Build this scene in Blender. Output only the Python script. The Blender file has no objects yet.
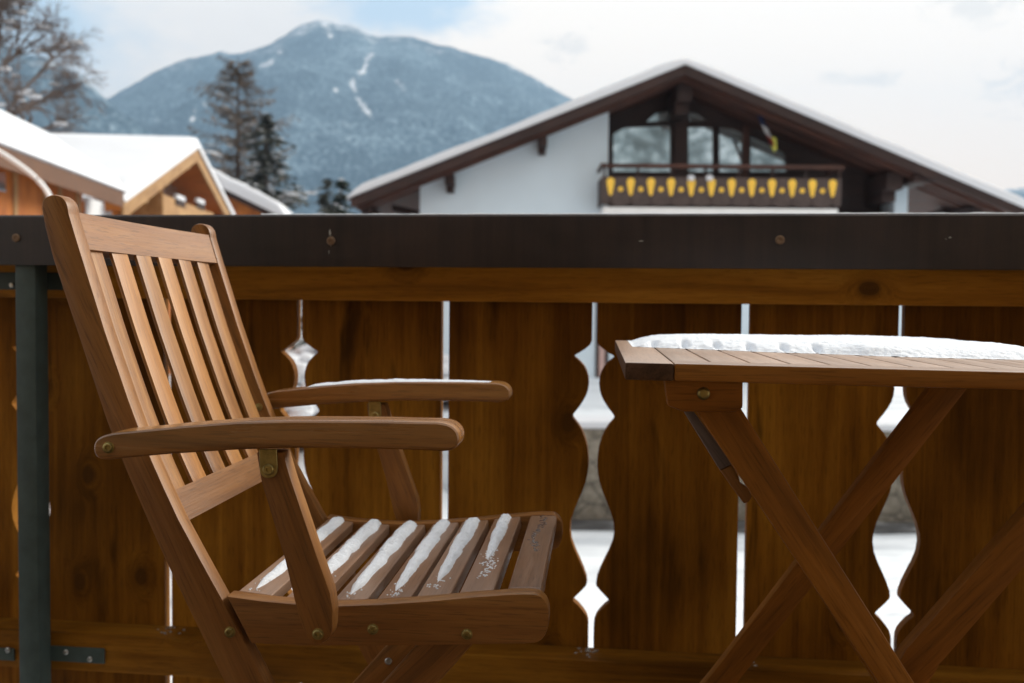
import bpy, bmesh, math, random
from mathutils import Vector, Matrix, noise as mn
random.seed(11)
R = math.radians
scene = bpy.context.scene
col = scene.collection

# ------------------------------------------------------------------ camera
F_PX = 35 / 36 * 1024
EYE = Vector((0, 0, 0.77))
ROLL, PITCH = 0.0092, math.atan(39.5 / F_PX)
fwd = Vector((0, math.cos(PITCH), -math.sin(PITCH)))
r0 = Vector((1, 0, 0)); u0 = r0.cross(fwd)
rt = r0 * math.cos(ROLL) + u0 * math.sin(ROLL)
up = -r0 * math.sin(ROLL) + u0 * math.cos(ROLL)
cd = bpy.data.cameras.new('camera'); cam = bpy.data.objects.new('camera', cd); col.objects.link(cam)
M = Matrix((rt, up, -fwd)).transposed().to_4x4(); M.translation = EYE
cam.matrix_world = M
cd.lens = 35; cd.sensor_width = 36; cd.clip_end = 20000; cd.clip_start = 0.05
cd.dof.use_dof = True; cd.dof.focus_distance = 1.17; cd.dof.aperture_fstop = 5.6
scene.camera = cam

def ray(px, py):
    return rt * ((px - 512) / F_PX) + up * ((341.5 - py) / F_PX) + fwd
def hit(px, py, p0, n):
    d = ray(px, py)
    return EYE + d * ((Vector(p0) - EYE).dot(n) / d.dot(n))
def at(px, py, Y):                       # the world point at depth y = Y
    return hit(px, py, (0, Y, 0), Vector((0, 1, 0)))

# ------------------------------------------------------------------ object helpers
def tag(o, label=None, cat=None, group=None, kind=None):
    if label: o['label'] = label
    if cat: o['category'] = cat
    if group: o['group'] = group
    if kind: o['kind'] = kind
    return o
def empty(name, loc, rz=0, **kw):
    o = bpy.data.objects.new(name, None); col.objects.link(o)
    o.location = loc; o.rotation_euler = (0, 0, rz); o.empty_display_size = 0.1
    return tag(o, **kw)
def grain_attr(me, axis):
    a = Vector(axis).normalized()
    b = Vector((0, 0, 1)).cross(a).normalized() if abs(a.z) < 0.9 else Vector((1, 0, 0))
    if abs(a.y) < .05 and abs(a.z) < .97: b = Vector((0, 1, 0)).cross(a).normalized()
    c = a.cross(b)
    off = Vector((random.uniform(0, 40), random.uniform(0, 40), random.uniform(0, 40)))
    at_ = me.attributes.new('grain', 'FLOAT_VECTOR', 'POINT')
    buf = []
    for v in me.vertices:
        buf += [v.co.dot(a) + off.x, v.co.dot(b) + off.y, v.co.dot(c) + off.z]
    at_.data.foreach_set('vector', buf)
def link(name, bm, mat, parent=None, grain=None, smooth=True, angle=20, **kw):
    me = bpy.data.meshes.new(name)
    bm.normal_update(); bm.to_mesh(me); bm.free()
    if grain is not None: grain_attr(me, grain)
    if smooth:
        me.polygons.foreach_set('use_smooth', [True] * len(me.polygons))
        me.set_sharp_from_angle(angle=R(angle))
    if isinstance(mat, (list, tuple)):
        for m in mat: me.materials.append(m)
    else: me.materials.append(mat)
    o = bpy.data.objects.new(name, me); col.objects.link(o)
    if parent: o.parent = parent
    return tag(o, **kw)
def copy_obj(o, parent=None):
    c = o.copy(); col.objects.link(c)
    if parent: c.parent = parent
    return c
def new(): return bmesh.new()
def add_prism(bm, pts, d, bevel=0.0, seg=2, mi=0):
    """closed outline pts (3-D, planar) swept along vector d"""
    d = Vector(d)
    t = bmesh.new()
    a = [t.verts.new(p) for p in pts]; b = [t.verts.new(Vector(p) + d) for p in pts]
    n = len(pts)
    t.faces.new(a); t.faces.new(b[::-1])
    for i in range(n):
        t.faces.new((a[i], b[i], b[(i + 1) % n], a[(i + 1) % n]))
    bmesh.ops.recalc_face_normals(t, faces=t.faces)
    if bevel:
        ed = [e for e in t.edges if len(e.link_faces) == 2 and e.calc_face_angle(0) > 0.6]
        bmesh.ops.bevel(t, geom=ed, offset=bevel, segments=seg, profile=0.6, affect='EDGES', clamp_overlap=True)
    for f in t.faces: f.material_index = mi
    me = bpy.data.meshes.new('tmp'); t.to_mesh(me); t.free()
    bm.from_mesh(me); bpy.data.meshes.remove(me)
    return bm
def add_box(bm, x0, x1, y0, y1, z0, z1, bevel=0.0, mi=0):
    return add_prism(bm, [(x0, y0, z0), (x1, y0, z0), (x1, y1, z0), (x0, y1, z0)], (0, 0, z1 - z0), bevel, mi=mi)
def add_tube(bm, pts, radii, n=6, cap=True):
    pts = [Vector(p) for p in pts]; rings = []
    for i, p in enumerate(pts):
        d = (pts[min(i + 1, len(pts) - 1)] - pts[max(i - 1, 0)])
        d = d.normalized() if d.length > 1e-9 else Vector((0, 0, 1))
        b = d.orthogonal().normalized(); c = d.cross(b)
        r = radii[i] if isinstance(radii, (list, tuple)) else radii
        rings.append([bm.verts.new(p + (b * math.cos(2 * math.pi * k / n) + c * math.sin(2 * math.pi * k / n)) * r) for k in range(n)])
    for i in range(len(rings) - 1):
        for k in range(n):
            bm.faces.new((rings[i][k], rings[i][(k + 1) % n], rings[i + 1][(k + 1) % n], rings[i + 1][k]))
    if cap:
        bm.faces.new(rings[0][::-1]); bm.faces.new(rings[-1])
    return bm
def add_lathe(bm, base, axis, prof, n=20):
    """prof: list of (radius, height along axis)"""
    a = Vector(axis).normalized(); b = a.orthogonal().normalized(); c = a.cross(b); rings = []
    for r, h in prof:
        rings.append([bm.verts.new(Vector(base) + a * h + (b * math.cos(2 * math.pi * k / n) + c * math.sin(2 * math.pi * k / n)) * max(r, 1e-5)) for k in range(n)])
    for i in range(len(rings) - 1):
        for k in range(n):
            bm.faces.new((rings[i][k], rings[i][(k + 1) % n], rings[i + 1][(k + 1) % n], rings[i + 1][k]))
    bm.faces.new(rings[0][::-1]); bm.faces.new(rings[-1])
    bmesh.ops.recalc_face_normals(bm, faces=bm.faces)
    return bm
def smooth_poly(pts, it=1):
    """Chaikin corner cutting of an open list"""
    for _ in range(it):
        q = [pts[0]]
        for a, b in zip(pts[:-1], pts[1:]):
            a, b = Vector(a), Vector(b)
            q += [a * .75 + b * .25, a * .25 + b * .75]
        q.append(pts[-1]); pts = [Vector(p) for p in q]
    return pts

# ------------------------------------------------------------------ materials
class NT:
    def __init__(s, name):
        s.m = bpy.data.materials.new(name); s.m.use_nodes = True
        s.t = s.m.node_tree; s.n = s.t.nodes; s.b = s.n['Principled BSDF']
    def add(s, typ, **kw):
        nd = s.n.new(typ)
        for k, v in kw.items():
            if k.startswith('i_'):
                key = k[2:]; key = int(key) if key.isdigit() else key
                nd.inputs[key].default_value = v
            else: setattr(nd, k, v)
        return nd
    def l(s, a, b): s.t.links.new(a, b)
    def ramp(s, fac, stops, interp='LINEAR'):
        r = s.add('ShaderNodeValToRGB'); r.color_ramp.interpolation = interp
        el = r.color_ramp.elements
        while len(el) < len(stops): el.new(0.5)
        for e, (p, c) in zip(el, stops):
            e.position = p; e.color = (*c, 1) if len(c) == 3 else c
        s.l(fac, r.inputs[0]); return r.outputs[0]
    def mix(s, fac, a, b, mode='MIX'):
        m = s.add('ShaderNodeMix', data_type='RGBA', blend_type=mode)
        for sock, v in ((m.inputs[0], fac), (m.inputs[6], a), (m.inputs[7], b)):
            if hasattr(v, 'links'): s.l(v, sock)
            elif isinstance(v, (int, float)): sock.default_value = v
            else: sock.default_value = (*v, 1)
        return m.outputs[2]
    def math(s, op, a, b=None, c=None):
        m = s.add('ShaderNodeMath', operation=op)
        for i, v in enumerate((a, b, c)):
            if v is None: continue
            if hasattr(v, 'links'): s.l(v, m.inputs[i])
            else: m.inputs[i].default_value = v
        return m.outputs[0]
    def noise(s, vec, scale, detail=4, rough=.55, dist=0, dims='3D'):
        n = s.add('ShaderNodeTexNoise', noise_dimensions=dims)
        n.inputs['Scale'].default_value = scale; n.inputs['Detail'].default_value = detail
        n.inputs['Roughness'].default_value = rough; n.inputs['Distortion'].default_value = dist
        if vec is not None: s.l(vec, n.inputs['Vector'])
        return n.outputs[0]
    def vmap(s, vec, scale, loc=(0, 0, 0)):
        m = s.add('ShaderNodeMapping'); m.inputs['Scale'].default_value = scale; m.inputs['Location'].default_value = loc
        s.l(vec, m.inputs['Vector']); return m.outputs[0]
    def bump(s, h, strength, dist):
        b = s.add('ShaderNodeBump'); b.inputs['Strength'].default_value = strength; b.inputs['Distance'].default_value = dist
        s.l(h, b.inputs['Height']); s.l(b.outputs[0], s.b.inputs['Normal'])
    def set(s, **kw):
        for k, v in kw.items():
            k = {'rough': 'Roughness', 'metal': 'Metallic', 'spec': 'Specular IOR Level', 'base': 'Base Color'}.get(k, k)
            if hasattr(v, 'links'): s.l(v, s.b.inputs[k])
            elif k == 'Base Color': s.b.inputs[k].default_value = (*v, 1)
            else: s.b.inputs[k].default_value = v
        return s

def wood(name, dark, mid, light, rough=.55, across=26, knots=0, grey=0, bump=.25, spec=.35, stain=0, fine=330, patch=.3):
    m = NT(name)
    a = m.add('ShaderNodeAttribute', attribute_name='grain')
    oi = m.add('ShaderNodeObjectInfo')
    rnd = m.math('MULTIPLY', oi.outputs['Random'], 37.0)
    cb = m.add('ShaderNodeCombineXYZ'); m.l(rnd, cb.inputs[0]); m.l(rnd, cb.inputs[1])
    ad = m.add('ShaderNodeVectorMath', operation='ADD'); m.l(a.outputs['Vector'], ad.inputs[0]); m.l(cb.outputs[0], ad.inputs[1])
    g = ad.outputs[0]
    kmask = None
    if knots:
        kv = m.vmap(g, (4.6, 7.0, 0.0))
        vo = m.add('ShaderNodeTexVoronoi', feature='F1', voronoi_dimensions='2D'); vo.inputs['Scale'].default_value = 1
        m.l(kv, vo.inputs['Vector'])
        sel = m.math('LESS_THAN', m.add('ShaderNodeSeparateColor').outputs[0], knots)
        sc = [n for n in m.n if n.bl_idname == 'ShaderNodeSeparateColor'][0]
        m.l(vo.outputs['Color'], sc.inputs[0])
        kr = m.add('ShaderNodeMapRange', interpolation_type='SMOOTHSTEP'); m.l(vo.outputs['Distance'], kr.inputs[0])
        kr.inputs[1].default_value = .115; kr.inputs[2].default_value = .07
        kmask = m.math('MULTIPLY', kr.outputs[0], sel)
        halo = m.add('ShaderNodeMapRange', interpolation_type='SMOOTHSTEP'); m.l(vo.outputs['Distance'], halo.inputs[0])
        halo.inputs[1].default_value = .30; halo.inputs[2].default_value = .05
        hm = m.math('MULTIPLY', halo.outputs[0], sel)
        # grain flows round the knot
        sw = m.add('ShaderNodeCombineXYZ'); m.l(m.math('MULTIPLY', hm, .035), sw.inputs[1]); m.l(m.math('MULTIPLY', hm, .035), sw.inputs[2])
        ad2 = m.add('ShaderNodeVectorMath', operation='ADD'); m.l(g, ad2.inputs[0]); m.l(sw.outputs[0], ad2.inputs[1])
        g2 = ad2.outputs[0]
    else: g2 = g
    n1 = m.noise(m.vmap(g2, (1.3, across, across)), 1.0, 5, .6, .8)
    n2 = m.noise(m.vmap(g2, (9 if fine > 200 else 3, fine, fine)), 1.0, 3, .6)
    n3 = m.noise(m.vmap(g2, (2.2, 5, 5)), 1.0, 3, .5)
    base = m.ramp(m.math('ADD', m.math('MULTIPLY', n1, 1 - patch), m.math('MULTIPLY', n3, patch)), [(.36, dark), (.5, mid), (.64, light)])
    base = m.mix(m.math('MULTIPLY', n2, .6), base, tuple(c * .36 for c in mid))
    pores = m.ramp(m.noise(m.vmap(g2, (26, 520, 520)), 1.0, 2, .5), [(.56, (0, 0, 0)), (.66, (1, 1, 1))])
    base = m.mix(m.math('MULTIPLY', pores, .35), base, tuple(c * .3 for c in dark))
    hv = m.add('ShaderNodeHueSaturation'); m.l(base, hv.inputs['Color'])
    m.l(m.math('ADD', m.math('MULTIPLY', oi.outputs['Random'], .3), .85), hv.inputs['Value'])
    base = hv.outputs[0]
    if kmask is not None:
        base = m.mix(m.math('MULTIPLY', hm, .35), base, tuple(c * .35 for c in dark))
        ring = m.math('SINE', m.math('MULTIPLY', m.math('ADD', vo.outputs['Distance'], m.math('MULTIPLY', n1, .03)), 260.0))
        kc = m.mix(m.math('ADD', m.math('MULTIPLY', ring, .35), .5), (.020, .008, .002), (.10, .038, .006))
        base = m.mix(m.math('MULTIPLY', kmask, .8), base, kc)
    if stain:
        st = m.ramp(m.noise(m.vmap(g, (2.0, 12, 12)), 1.0, 4, .6, .5), [(.60, (0, 0, 0)), (.72, (1, 1, 1))])
        base = m.mix(m.math('MULTIPLY', st, stain), base, tuple(c * .25 for c in dark))
    if grey:
        gn = m.ramp(m.noise(m.vmap(g, (4, 14, 14)), 1.0, 5, .65), [(.38, (0, 0, 0)), (.66, (1, 1, 1))])
        base = m.mix(m.math('MULTIPLY', gn, grey), base, (.36, .27, .22))
    m.set(base=base, spec=spec)
    m.set(rough=m.math('ADD', m.math('MULTIPLY', n1, .25), rough - .1))
    m.bump(m.math('ADD', m.math('MULTIPLY', n2, .6), n1), bump, .0015)
    return m.m

M_teak = wood('teak', (.13, .051, .010), (.30, .123, .026), (.425, .198, .052), rough=.42, across=28, grey=.04, bump=.3, spec=.35)
M_arm = wood('teak_arm', (.14, .056, .011), (.31, .132, .029), (.435, .212, .058), rough=.25, across=28, grey=.04, bump=.15, spec=.7)
M_crest = wood('teak_crest', (.14, .052, .012), (.28, .116, .029), (.385, .184, .056), rough=.42, across=30, grey=.14, bump=.35, spec=.4)
M_teak_worn = wood('teak_worn', (.17, .060, .010), (.36, .150, .029), (.485, .232, .058), rough=.42, across=30, grey=.05, bump=.35, spec=.5)
M_teak_seat = wood('teak_seat', (.16, .08, .042), (.32, .175, .10), (.44, .27, .175), rough=.3, across=26, grey=.4, bump=.3, spec=.6)
M_teak_grey = wood('skylit_teak', (.13, .10, .09), (.19, .15, .14), (.25, .20, .19), rough=.5, across=26, bump=.3)  # grey puts the skylight on the stay's face into its colour
M_teak_table = wood('teak_table', (.14, .050, .006), (.31, .118, .016), (.43, .178, .034), rough=.5, spec=.2, across=20, bump=.2)
M_tabletop = wood('tabletop', (.34, .21, .14), (.46, .31, .22), (.54, .39, .30), rough=.33, across=30, grey=.5, bump=.25, spec=.5)
M_board = wood('stained_board', (.075, .026, .0022), (.21, .080, .0066), (.36, .155, .016), rough=.6, across=42, fine=170, patch=.62, knots=.20, bump=.3, stain=.75, spec=.06)
M_beam = wood('stained_beam', (.22, .085, .008), (.42, .172, .016), (.54, .24, .03), rough=.55, across=22, knots=.2, bump=.25, stain=.4, spec=.07)
M_pine = wood('honey_pine', (.34, .095, .014), (.52, .165, .026), (.62, .22, .045), rough=.6, across=4, bump=.1)
M_pine_pale = wood('pale_pine', (.30, .16, .06), (.42, .24, .10), (.5, .31, .14), rough=.6, across=4, bump=.1)
M_dkwood = wood('dark_chalet_wood', (.020, .0095, .008), (.036, .017, .014), (.056, .027, .021), rough=.65, across=5, bump=.1)
M_soffit = wood('soffit_boards', (.040, .015, .010), (.068, .025, .016), (.10, .038, .024), rough=.65, across=6, bump=.1)

def plain(name, c, rough=.5, metal=0, spec=.5, var=.15, scale=20, bump=0):
    m = NT(name); tc = m.add('ShaderNodeTexCoord')
    n = m.noise(tc.outputs['Object'], scale, 4, .6)
    m.set(base=m.ramp(n, [(.3, tuple(x * (1 - var) for x in c)), (.7, tuple(min(1, x * (1 + var)) for x in c))]), metal=metal, spec=spec)
    m.set(rough=m.math('ADD', m.math('MULTIPLY', n, .2), rough - .1))
    if bump: m.bump(n, bump, .002)
    return m.m
M_brass = plain('brass', (.30, .24, .09), .42, .85, var=.35, scale=90, bump=.2)
M_steel_screw = plain('zinc_screw', (.42, .42, .41), .35, .9, var=.2, scale=90)
M_bronze_screw = plain('bronze_screw', (.17, .11, .07), .5, .6, var=.3, scale=90)
M_post = plain('dark_green_steel_paint', (.040, .058, .054), .55, 0, .3, .22, 30, .1)
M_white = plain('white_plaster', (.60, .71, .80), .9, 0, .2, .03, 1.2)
M_whitepaint = plain('white_paint', (.76, .77, .78), .5, 0, .4, .04, 3)
M_housewall = plain('warm_bounce_wall', (.56, .38, .20), .9, 0, .1, .1, 2)  # warm tint picked for the light it bounces onto the boards
M_floor = plain('balcony_planks', (.06, .042, .03), .8, 0, .2, .2, 6)
M_yellow = plain('yellow_paint', (.80, .50, .065), .6, 0, .3, .08, 6)
M_curtain = plain('pale_curtain', (.62, .64, .66), .9, 0, .1, .06, 3)
def tri_mat(name, c): return plain(name, c, .8, 0, .2, .1, 8)
M_red = tri_mat('red_cloth', (.35, .04, .04)); M_navy = tri_mat('navy_cloth', (.03, .04, .10)); M_wcl = tri_mat('white_cloth', (.6, .6, .62)); M_ycl = tri_mat('yellow_green_cloth', (.45, .45, .08))
M_bark = plain('bark', (.075, .052, .045), .9, 0, .1, .3, 3)
M_twig = plain('bare_twigs', (.15, .115, .10), .9, 0, .1, .2, 3)
M_larch = plain('larch_twigs', (.17, .135, .11), .9, 0, .1, .25, 2)
M_needle = plain('spruce_needles', (.085, .09, .08), .9, 0, .1, .4, 1.5)
M_needle2 = plain('blue_green_needles', (.045, .06, .045), .9, 0, .1, .4, 1.5)

# cap flashing: dark brown coated metal with faint vertical streaks and a few scratches
m = NT('dark_metal_flashing'); tc = m.add('ShaderNodeTexCoord')
s1 = m.noise(m.vmap(tc.outputs['Object'], (60, 4, 3)), 1.0, 4, .6); s2 = m.noise(m.vmap(tc.outputs['Object'], (4, 4, 9)), 1.0, 6, .7, .6)
c = m.ramp(m.math('ADD', m.math('MULTIPLY', s1, .5), m.math('MULTIPLY', s2, .5)), [(.36, (.010, .008, .009)), (.5, (.020, .0135, .0135)), (.64, (.032, .020, .0175))])
sp = m.ramp(m.noise(tc.outputs['Object'], 300, 2, .5), [(.69, (0, 0, 0)), (.75, (1, 1, 1))])
c = m.mix(m.math('MULTIPLY', sp, .25), c, (.11, .10, .10))
m.set(base=c, metal=.0, spec=.4); m.set(rough=m.math('ADD', m.math('MULTIPLY', s2, .3), .32)); m.bump(s2, .15, .002)
M_cap = m.m

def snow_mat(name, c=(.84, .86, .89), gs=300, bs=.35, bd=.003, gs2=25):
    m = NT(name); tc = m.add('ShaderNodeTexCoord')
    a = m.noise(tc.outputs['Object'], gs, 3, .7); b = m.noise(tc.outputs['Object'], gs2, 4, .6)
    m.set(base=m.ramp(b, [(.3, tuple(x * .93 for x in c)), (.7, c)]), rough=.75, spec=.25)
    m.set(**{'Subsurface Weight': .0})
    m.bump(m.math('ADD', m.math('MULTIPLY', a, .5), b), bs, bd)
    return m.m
M_snow = snow_mat('fresh_snow')
M_crust = snow_mat('snow_crust', (.78, .83, .90), 420, .6, .003, 90)
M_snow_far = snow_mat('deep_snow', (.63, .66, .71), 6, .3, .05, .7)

# ground snow with grey tracks, wet road
m = NT('snowy_ground'); tc = m.add('ShaderNodeTexCoord')
n = m.noise(m.vmap(tc.outputs['Object'], (.35, 1.1, 1)), 1.0, 5, .65, .4)
n2 = m.noise(tc.outputs['Object'], 5, 4, .6)
tr = m.ramp(n, [(.50, (0, 0, 0)), (.62, (1, 1, 1))])
m.set(base=m.mix(m.math('MULTIPLY', tr, .55), (.70, .75, .80), (.30, .34, .39)), rough=.8, spec=.2)
m.bump(m.math('ADD', n, m.math('MULTIPLY', n2, .3)), .5, .08); M_ground = m.m
m = NT('wet_road'); tc = m.add('ShaderNodeTexCoord')
n = m.noise(tc.outputs['Object'], 3, 5, .6)
m.set(base=m.ramp(n, [(.35, (.05, .05, .055)), (.6, (.10, .105, .11)), (.72, (.5, .52, .55))]), rough=.35, spec=.5); M_road = m.m
m = NT('rough_stone'); tc = m.add('ShaderNodeTexCoord')
vo = m.add('ShaderNodeTexVoronoi', feature='DISTANCE_TO_EDGE'); vo.inputs['Scale'].default_value = 3.2; m.l(tc.outputs['Object'], vo.inputs['Vector'])
n = m.noise(tc.outputs['Object'], 6, 5, .65)
c = m.ramp(n, [(.3, (.11, .10, .08)), (.55, (.22, .20, .165)), (.75, (.32, .30, .25))])
c = m.mix(m.ramp(vo.outputs['Distance'], [(0, (1, 1, 1)), (.05, (0, 0, 0))]), c, (.05, .045, .04))
m.set(base=c, rough=.9, spec=.2); m.bump(n, .6, .04); M_stone = m.m

# window glass: reflective pane over a dark room
m = NT('window_glass'); m.set(base=(.62, .70, .73), rough=.03, metal=.8, spec=.6); M_glass = m.m

# mountain: snow-dusted conifer forest
m = NT('snowy_forest_slope'); tc = m.add('ShaderNodeTexCoord')
at_ = m.add('ShaderNodeAttribute', attribute_name='snowmask')
big = m.noise(tc.outputs['Object'], .0035, 6, .65, .3)
fine = m.noise(m.vmap(tc.outputs['Object'], (.12, .07, .075)), 1.0, 2, .6)
mid = m.noise(tc.outputs['Object'], .02, 5, .7)
mixn = m.math('ADD', m.math('MULTIPLY', fine, .5), m.math('ADD', m.math('MULTIPLY', mid, .22), m.math('MULTIPLY', big, .38)))
forest = m.ramp(mixn, [(.42, (.012, .024, .034)), (.55, (.04, .07, .095)), (.67, (.17, .24, .29)), (.80, (.55, .62, .68))])  # blue of shaded snow and hazy air is tinted into these colours
clear = m.math('ADD', at_.outputs['Fac'], m.math('MULTIPLY', m.math('SUBTRACT', mid, .5), 1.2))
clr = m.ramp(clear, [(.42, (0, 0, 0)), (.75, (1, 1, 1))])
m.set(base=m.mix(m.math('MULTIPLY', clr, .8), forest, (.8, .82, .86)), rough=.95, spec=.05)
m.bump(mixn, .8, 14); M_mount = m.m

# ------------------------------------------------------------------ world and lights
SUN_AZ, SUN_EL = R(56), R(29)             # azimuth clockwise from the viewing direction (+y)
w = bpy.data.worlds.new('World'); scene.world = w; w.use_nodes = True
t = w.node_tree; N = t.nodes; L = t.links
bg = N['Background']
sky = N.new('ShaderNodeTexSky'); sky.sky_type = 'NISHITA'; sky.sun_disc = False
sky.sun_elevation = SUN_EL; sky.sun_rotation = SUN_AZ; sky.air_density = 1.2; sky.dust_density = 1.5
tc = N.new('ShaderNodeTexCoord')
def vmath(op, a, b=None):
    n = N.new('ShaderNodeVectorMath'); n.operation = op
    for i, v in enumerate((a, b)):
        if v is None: continue
        if hasattr(v, 'links'): L.new(v, n.inputs[i])
        else: n.inputs[i].default_value = v
    return n
def wm(op, a, b=None, c=None):
    n = N.new('ShaderNodeMath'); n.operation = op
    for i, v in enumerate((a, b, c)):
        if v is None: continue
        if hasattr(v, 'links'): L.new(v, n.inputs[i])
        else: n.inputs[i].default_value = v
    return n.outputs[0]
def wnoise(scale, detail, rough, stretch=(1, 1, 1), dist=0, loc=(0, 0, 0)):
    mp = N.new('ShaderNodeMapping'); mp.inputs['Scale'].default_value = stretch; mp.inputs['Location'].default_value = loc
    L.new(tc.outputs['Generated'], mp.inputs[0])
    n = N.new('ShaderNodeTexNoise'); n.inputs['Scale'].default_value = scale; n.inputs['Detail'].default_value = detail
    n.inputs['Roughness'].default_value = rough; n.inputs['Distortion'].default_value = dist
    L.new(mp.outputs[0], n.inputs['Vector']); return n.outputs[0]
def sstep(v, a, b):
    n = N.new('ShaderNodeMapRange'); n.interpolation_type = 'SMOOTHSTEP'
    L.new(v, n.inputs[0]); n.inputs[1].default_value = a; n.inputs[2].default_value = b
    return n.outputs[0]
def wmix(f, a, b):
    n = N.new('ShaderNodeMix'); n.data_type = 'RGBA'
    for s_, v in ((n.inputs[0], f), (n.inputs[6], a), (n.inputs[7], b)):
        if hasattr(v, 'links'): L.new(v, s_)
        elif isinstance(v, (int, float)): s_.default_value = v
        else: s_.default_value = (*v, 1)
    return n.outputs[2]
def opening(direction, sx, sz, inner, outer, nz, amp=1.6):
    """1 inside a gap in the cloud round a fixed world direction"""
    d = vmath('SUBTRACT', tc.outputs['Generated'], direction)
    s_ = vmath('MULTIPLY', d.outputs[0], (1 / sx, 1 / sx, 1 / sz))
    ln = vmath('LENGTH', s_.outputs[0]).outputs['Value']
    return sstep(wm('ADD', ln, wm('MULTIPLY', wm('SUBTRACT', nz, .5), amp)), outer, inner)
nb = wnoise(7, 6, .6, (1, 1, 1.8), .3)
nf = wnoise(16, 6, .62, (1, 1, 2.2), .4)
gapA = opening(tuple(ray(-40, 20).normalized()), .17, .11, .35, 1.15, nb)
gapB = opening(tuple(ray(405, 8).normalized()), .10, .035, .3, 1.15, nf)
# grey body of the cloud against its white top: the sheet is brighter towards the right
sep = N.new('ShaderNodeSeparateXYZ'); L.new(tc.outputs['Generated'], sep.inputs[0])
az = wm('ADD', sep.outputs[0], wm('MULTIPLY', wm('SUBTRACT', nf, .5), .12))
bright = sstep(az, -.085, -.045)
CL = 8.1
grey = wmix(nb, tuple(CL * x for x in (.72, .71, .70)), tuple(CL * x for x in (.90, .865, .82)))
cloud = wmix(bright, grey, tuple(CL * x for x in (1.02, .955, .865)))
nw = wnoise(38, 6, .62, (1, 1, 2.0), .6)
wisp = opening(tuple(ray(1036, 82).normalized()), .045, .022, .2, 1.2, nw, 4.5)
wisp2 = opening(tuple(ray(563, 44).normalized()), .022, .020, .1, 1.1, nw, 5.0)
wisp3 = opening(tuple(ray(865, 78).normalized()), .04, .008, .1, 1.2, nw, 4.0)
wisp4 = opening(tuple(ray(975, 6).normalized()), .04, .014, .1, 1.2, nw, 4.5)
wsum = wm('MINIMUM', wm('ADD', wm('ADD', wisp, wisp2), wm('ADD', wisp3, wisp4)), 1.0)
low = sstep(sep.outputs[2], .42, .05)
warm = N.new('ShaderNodeMix'); warm.data_type = 'RGBA'; warm.blend_type = 'MULTIPLY'; L.new(low, warm.inputs[0]); L.new(cloud, warm.inputs[6]); warm.inputs[7].default_value = (1.24, 1.0, .80, 1)
cloud = warm.outputs[2]
cloud = wmix(wm('MULTIPLY', wsum, .55), cloud, tuple(CL * x for x in (.74, .66, .58)))
blue = wmix(.6, sky.outputs[0], tuple(CL * x for x in (.50, .64, .76)))
gap = wm('MULTIPLY', wm('MAXIMUM', gapA, wm('MULTIPLY', gapB, 1.0)), .9)
full = wmix(gap, cloud, blue)
L.new(full, bg.inputs['Color']); bg.inputs['Strength'].default_value = .1

sd = bpy.data.lights.new('sun', 'SUN'); sd.energy = 3.5; sd.angle = R(28); sd.color = (1, .93, .82)
so = bpy.data.objects.new('sun', sd); col.objects.link(so)
sv = Vector((math.sin(SUN_AZ) * math.cos(SUN_EL), math.cos(SUN_AZ) * math.cos(SUN_EL), math.sin(SUN_EL)))
so.rotation_euler = (-sv).to_track_quat('-Z', 'Y').to_euler(); so.location = (20, 10, 30)

# ------------------------------------------------------------------ setting of the balcony
bm = new(); add_box(bm, -3.2, 3.4, -2.0, 1.78, -.16, 0.0)
fl = link('balcony_floor', bm, M_floor, grain=(1, 0, 0), kind='structure')
bm = new(); add_box(bm, -6, 6, -2.3, -2.0, -2.9, 5.2)
link('unseen_house_wall', bm, M_housewall, grain=(1, 0, 0), kind='structure')  # unseen; set behind the camera to dim the balcony and bounce warm light
bm = new(); add_box(bm, -4.2, 4.2, -1.99, 0.0, 2.35, 2.5)
link('shade_ceiling', bm, M_dkwood, grain=(1, 0, 0), kind='structure')  # unseen ceiling, added and sized to dim the balcony

class Frame:
    """a thing's own axes: x along it, y away from the camera, z up; px() reads a point of the plane y = v"""
    def __init__(s, origin, yaw):
        s.o = Vector(origin); s.yaw = yaw
        s.x = Vector((math.cos(yaw), math.sin(yaw), 0)); s.y = Vector((-math.sin(yaw), math.cos(yaw), 0)); s.z = Vector((0, 0, 1))
    def px(s, px, py, v=0.0):
        d = hit(px, py, s.o + s.y * v, s.y) - s.o
        return Vector((d.dot(s.x), v, d.z))
    def pz(s, px, py, h):                # a point of the level plane z = h
        d = hit(px, py, (0, 0, h), s.z) - s.o
        return Vector((d.dot(s.x), d.dot(s.y), h))

# ------------------------------------------------------------------ railing
P = at(512, 657, 1.92)
yaw = R(-7)
fr = Frame((P.x + .08 * -math.sin(yaw), P.y + .08 * math.cos(yaw), 0), yaw)
rail = empty('balcony_railing', fr.o, yaw, label='dark stained wooden balcony railing with carved cut-out boards under a brown metal cap', cat='railing')
XL, XR = -2.3, 2.4
ztop = fr.px(512, 214, -.13).z; zcb = fr.px(512, 267.5, -.13).z
def rz(px, py, w): return fr.px(px, py, -w).z
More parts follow.
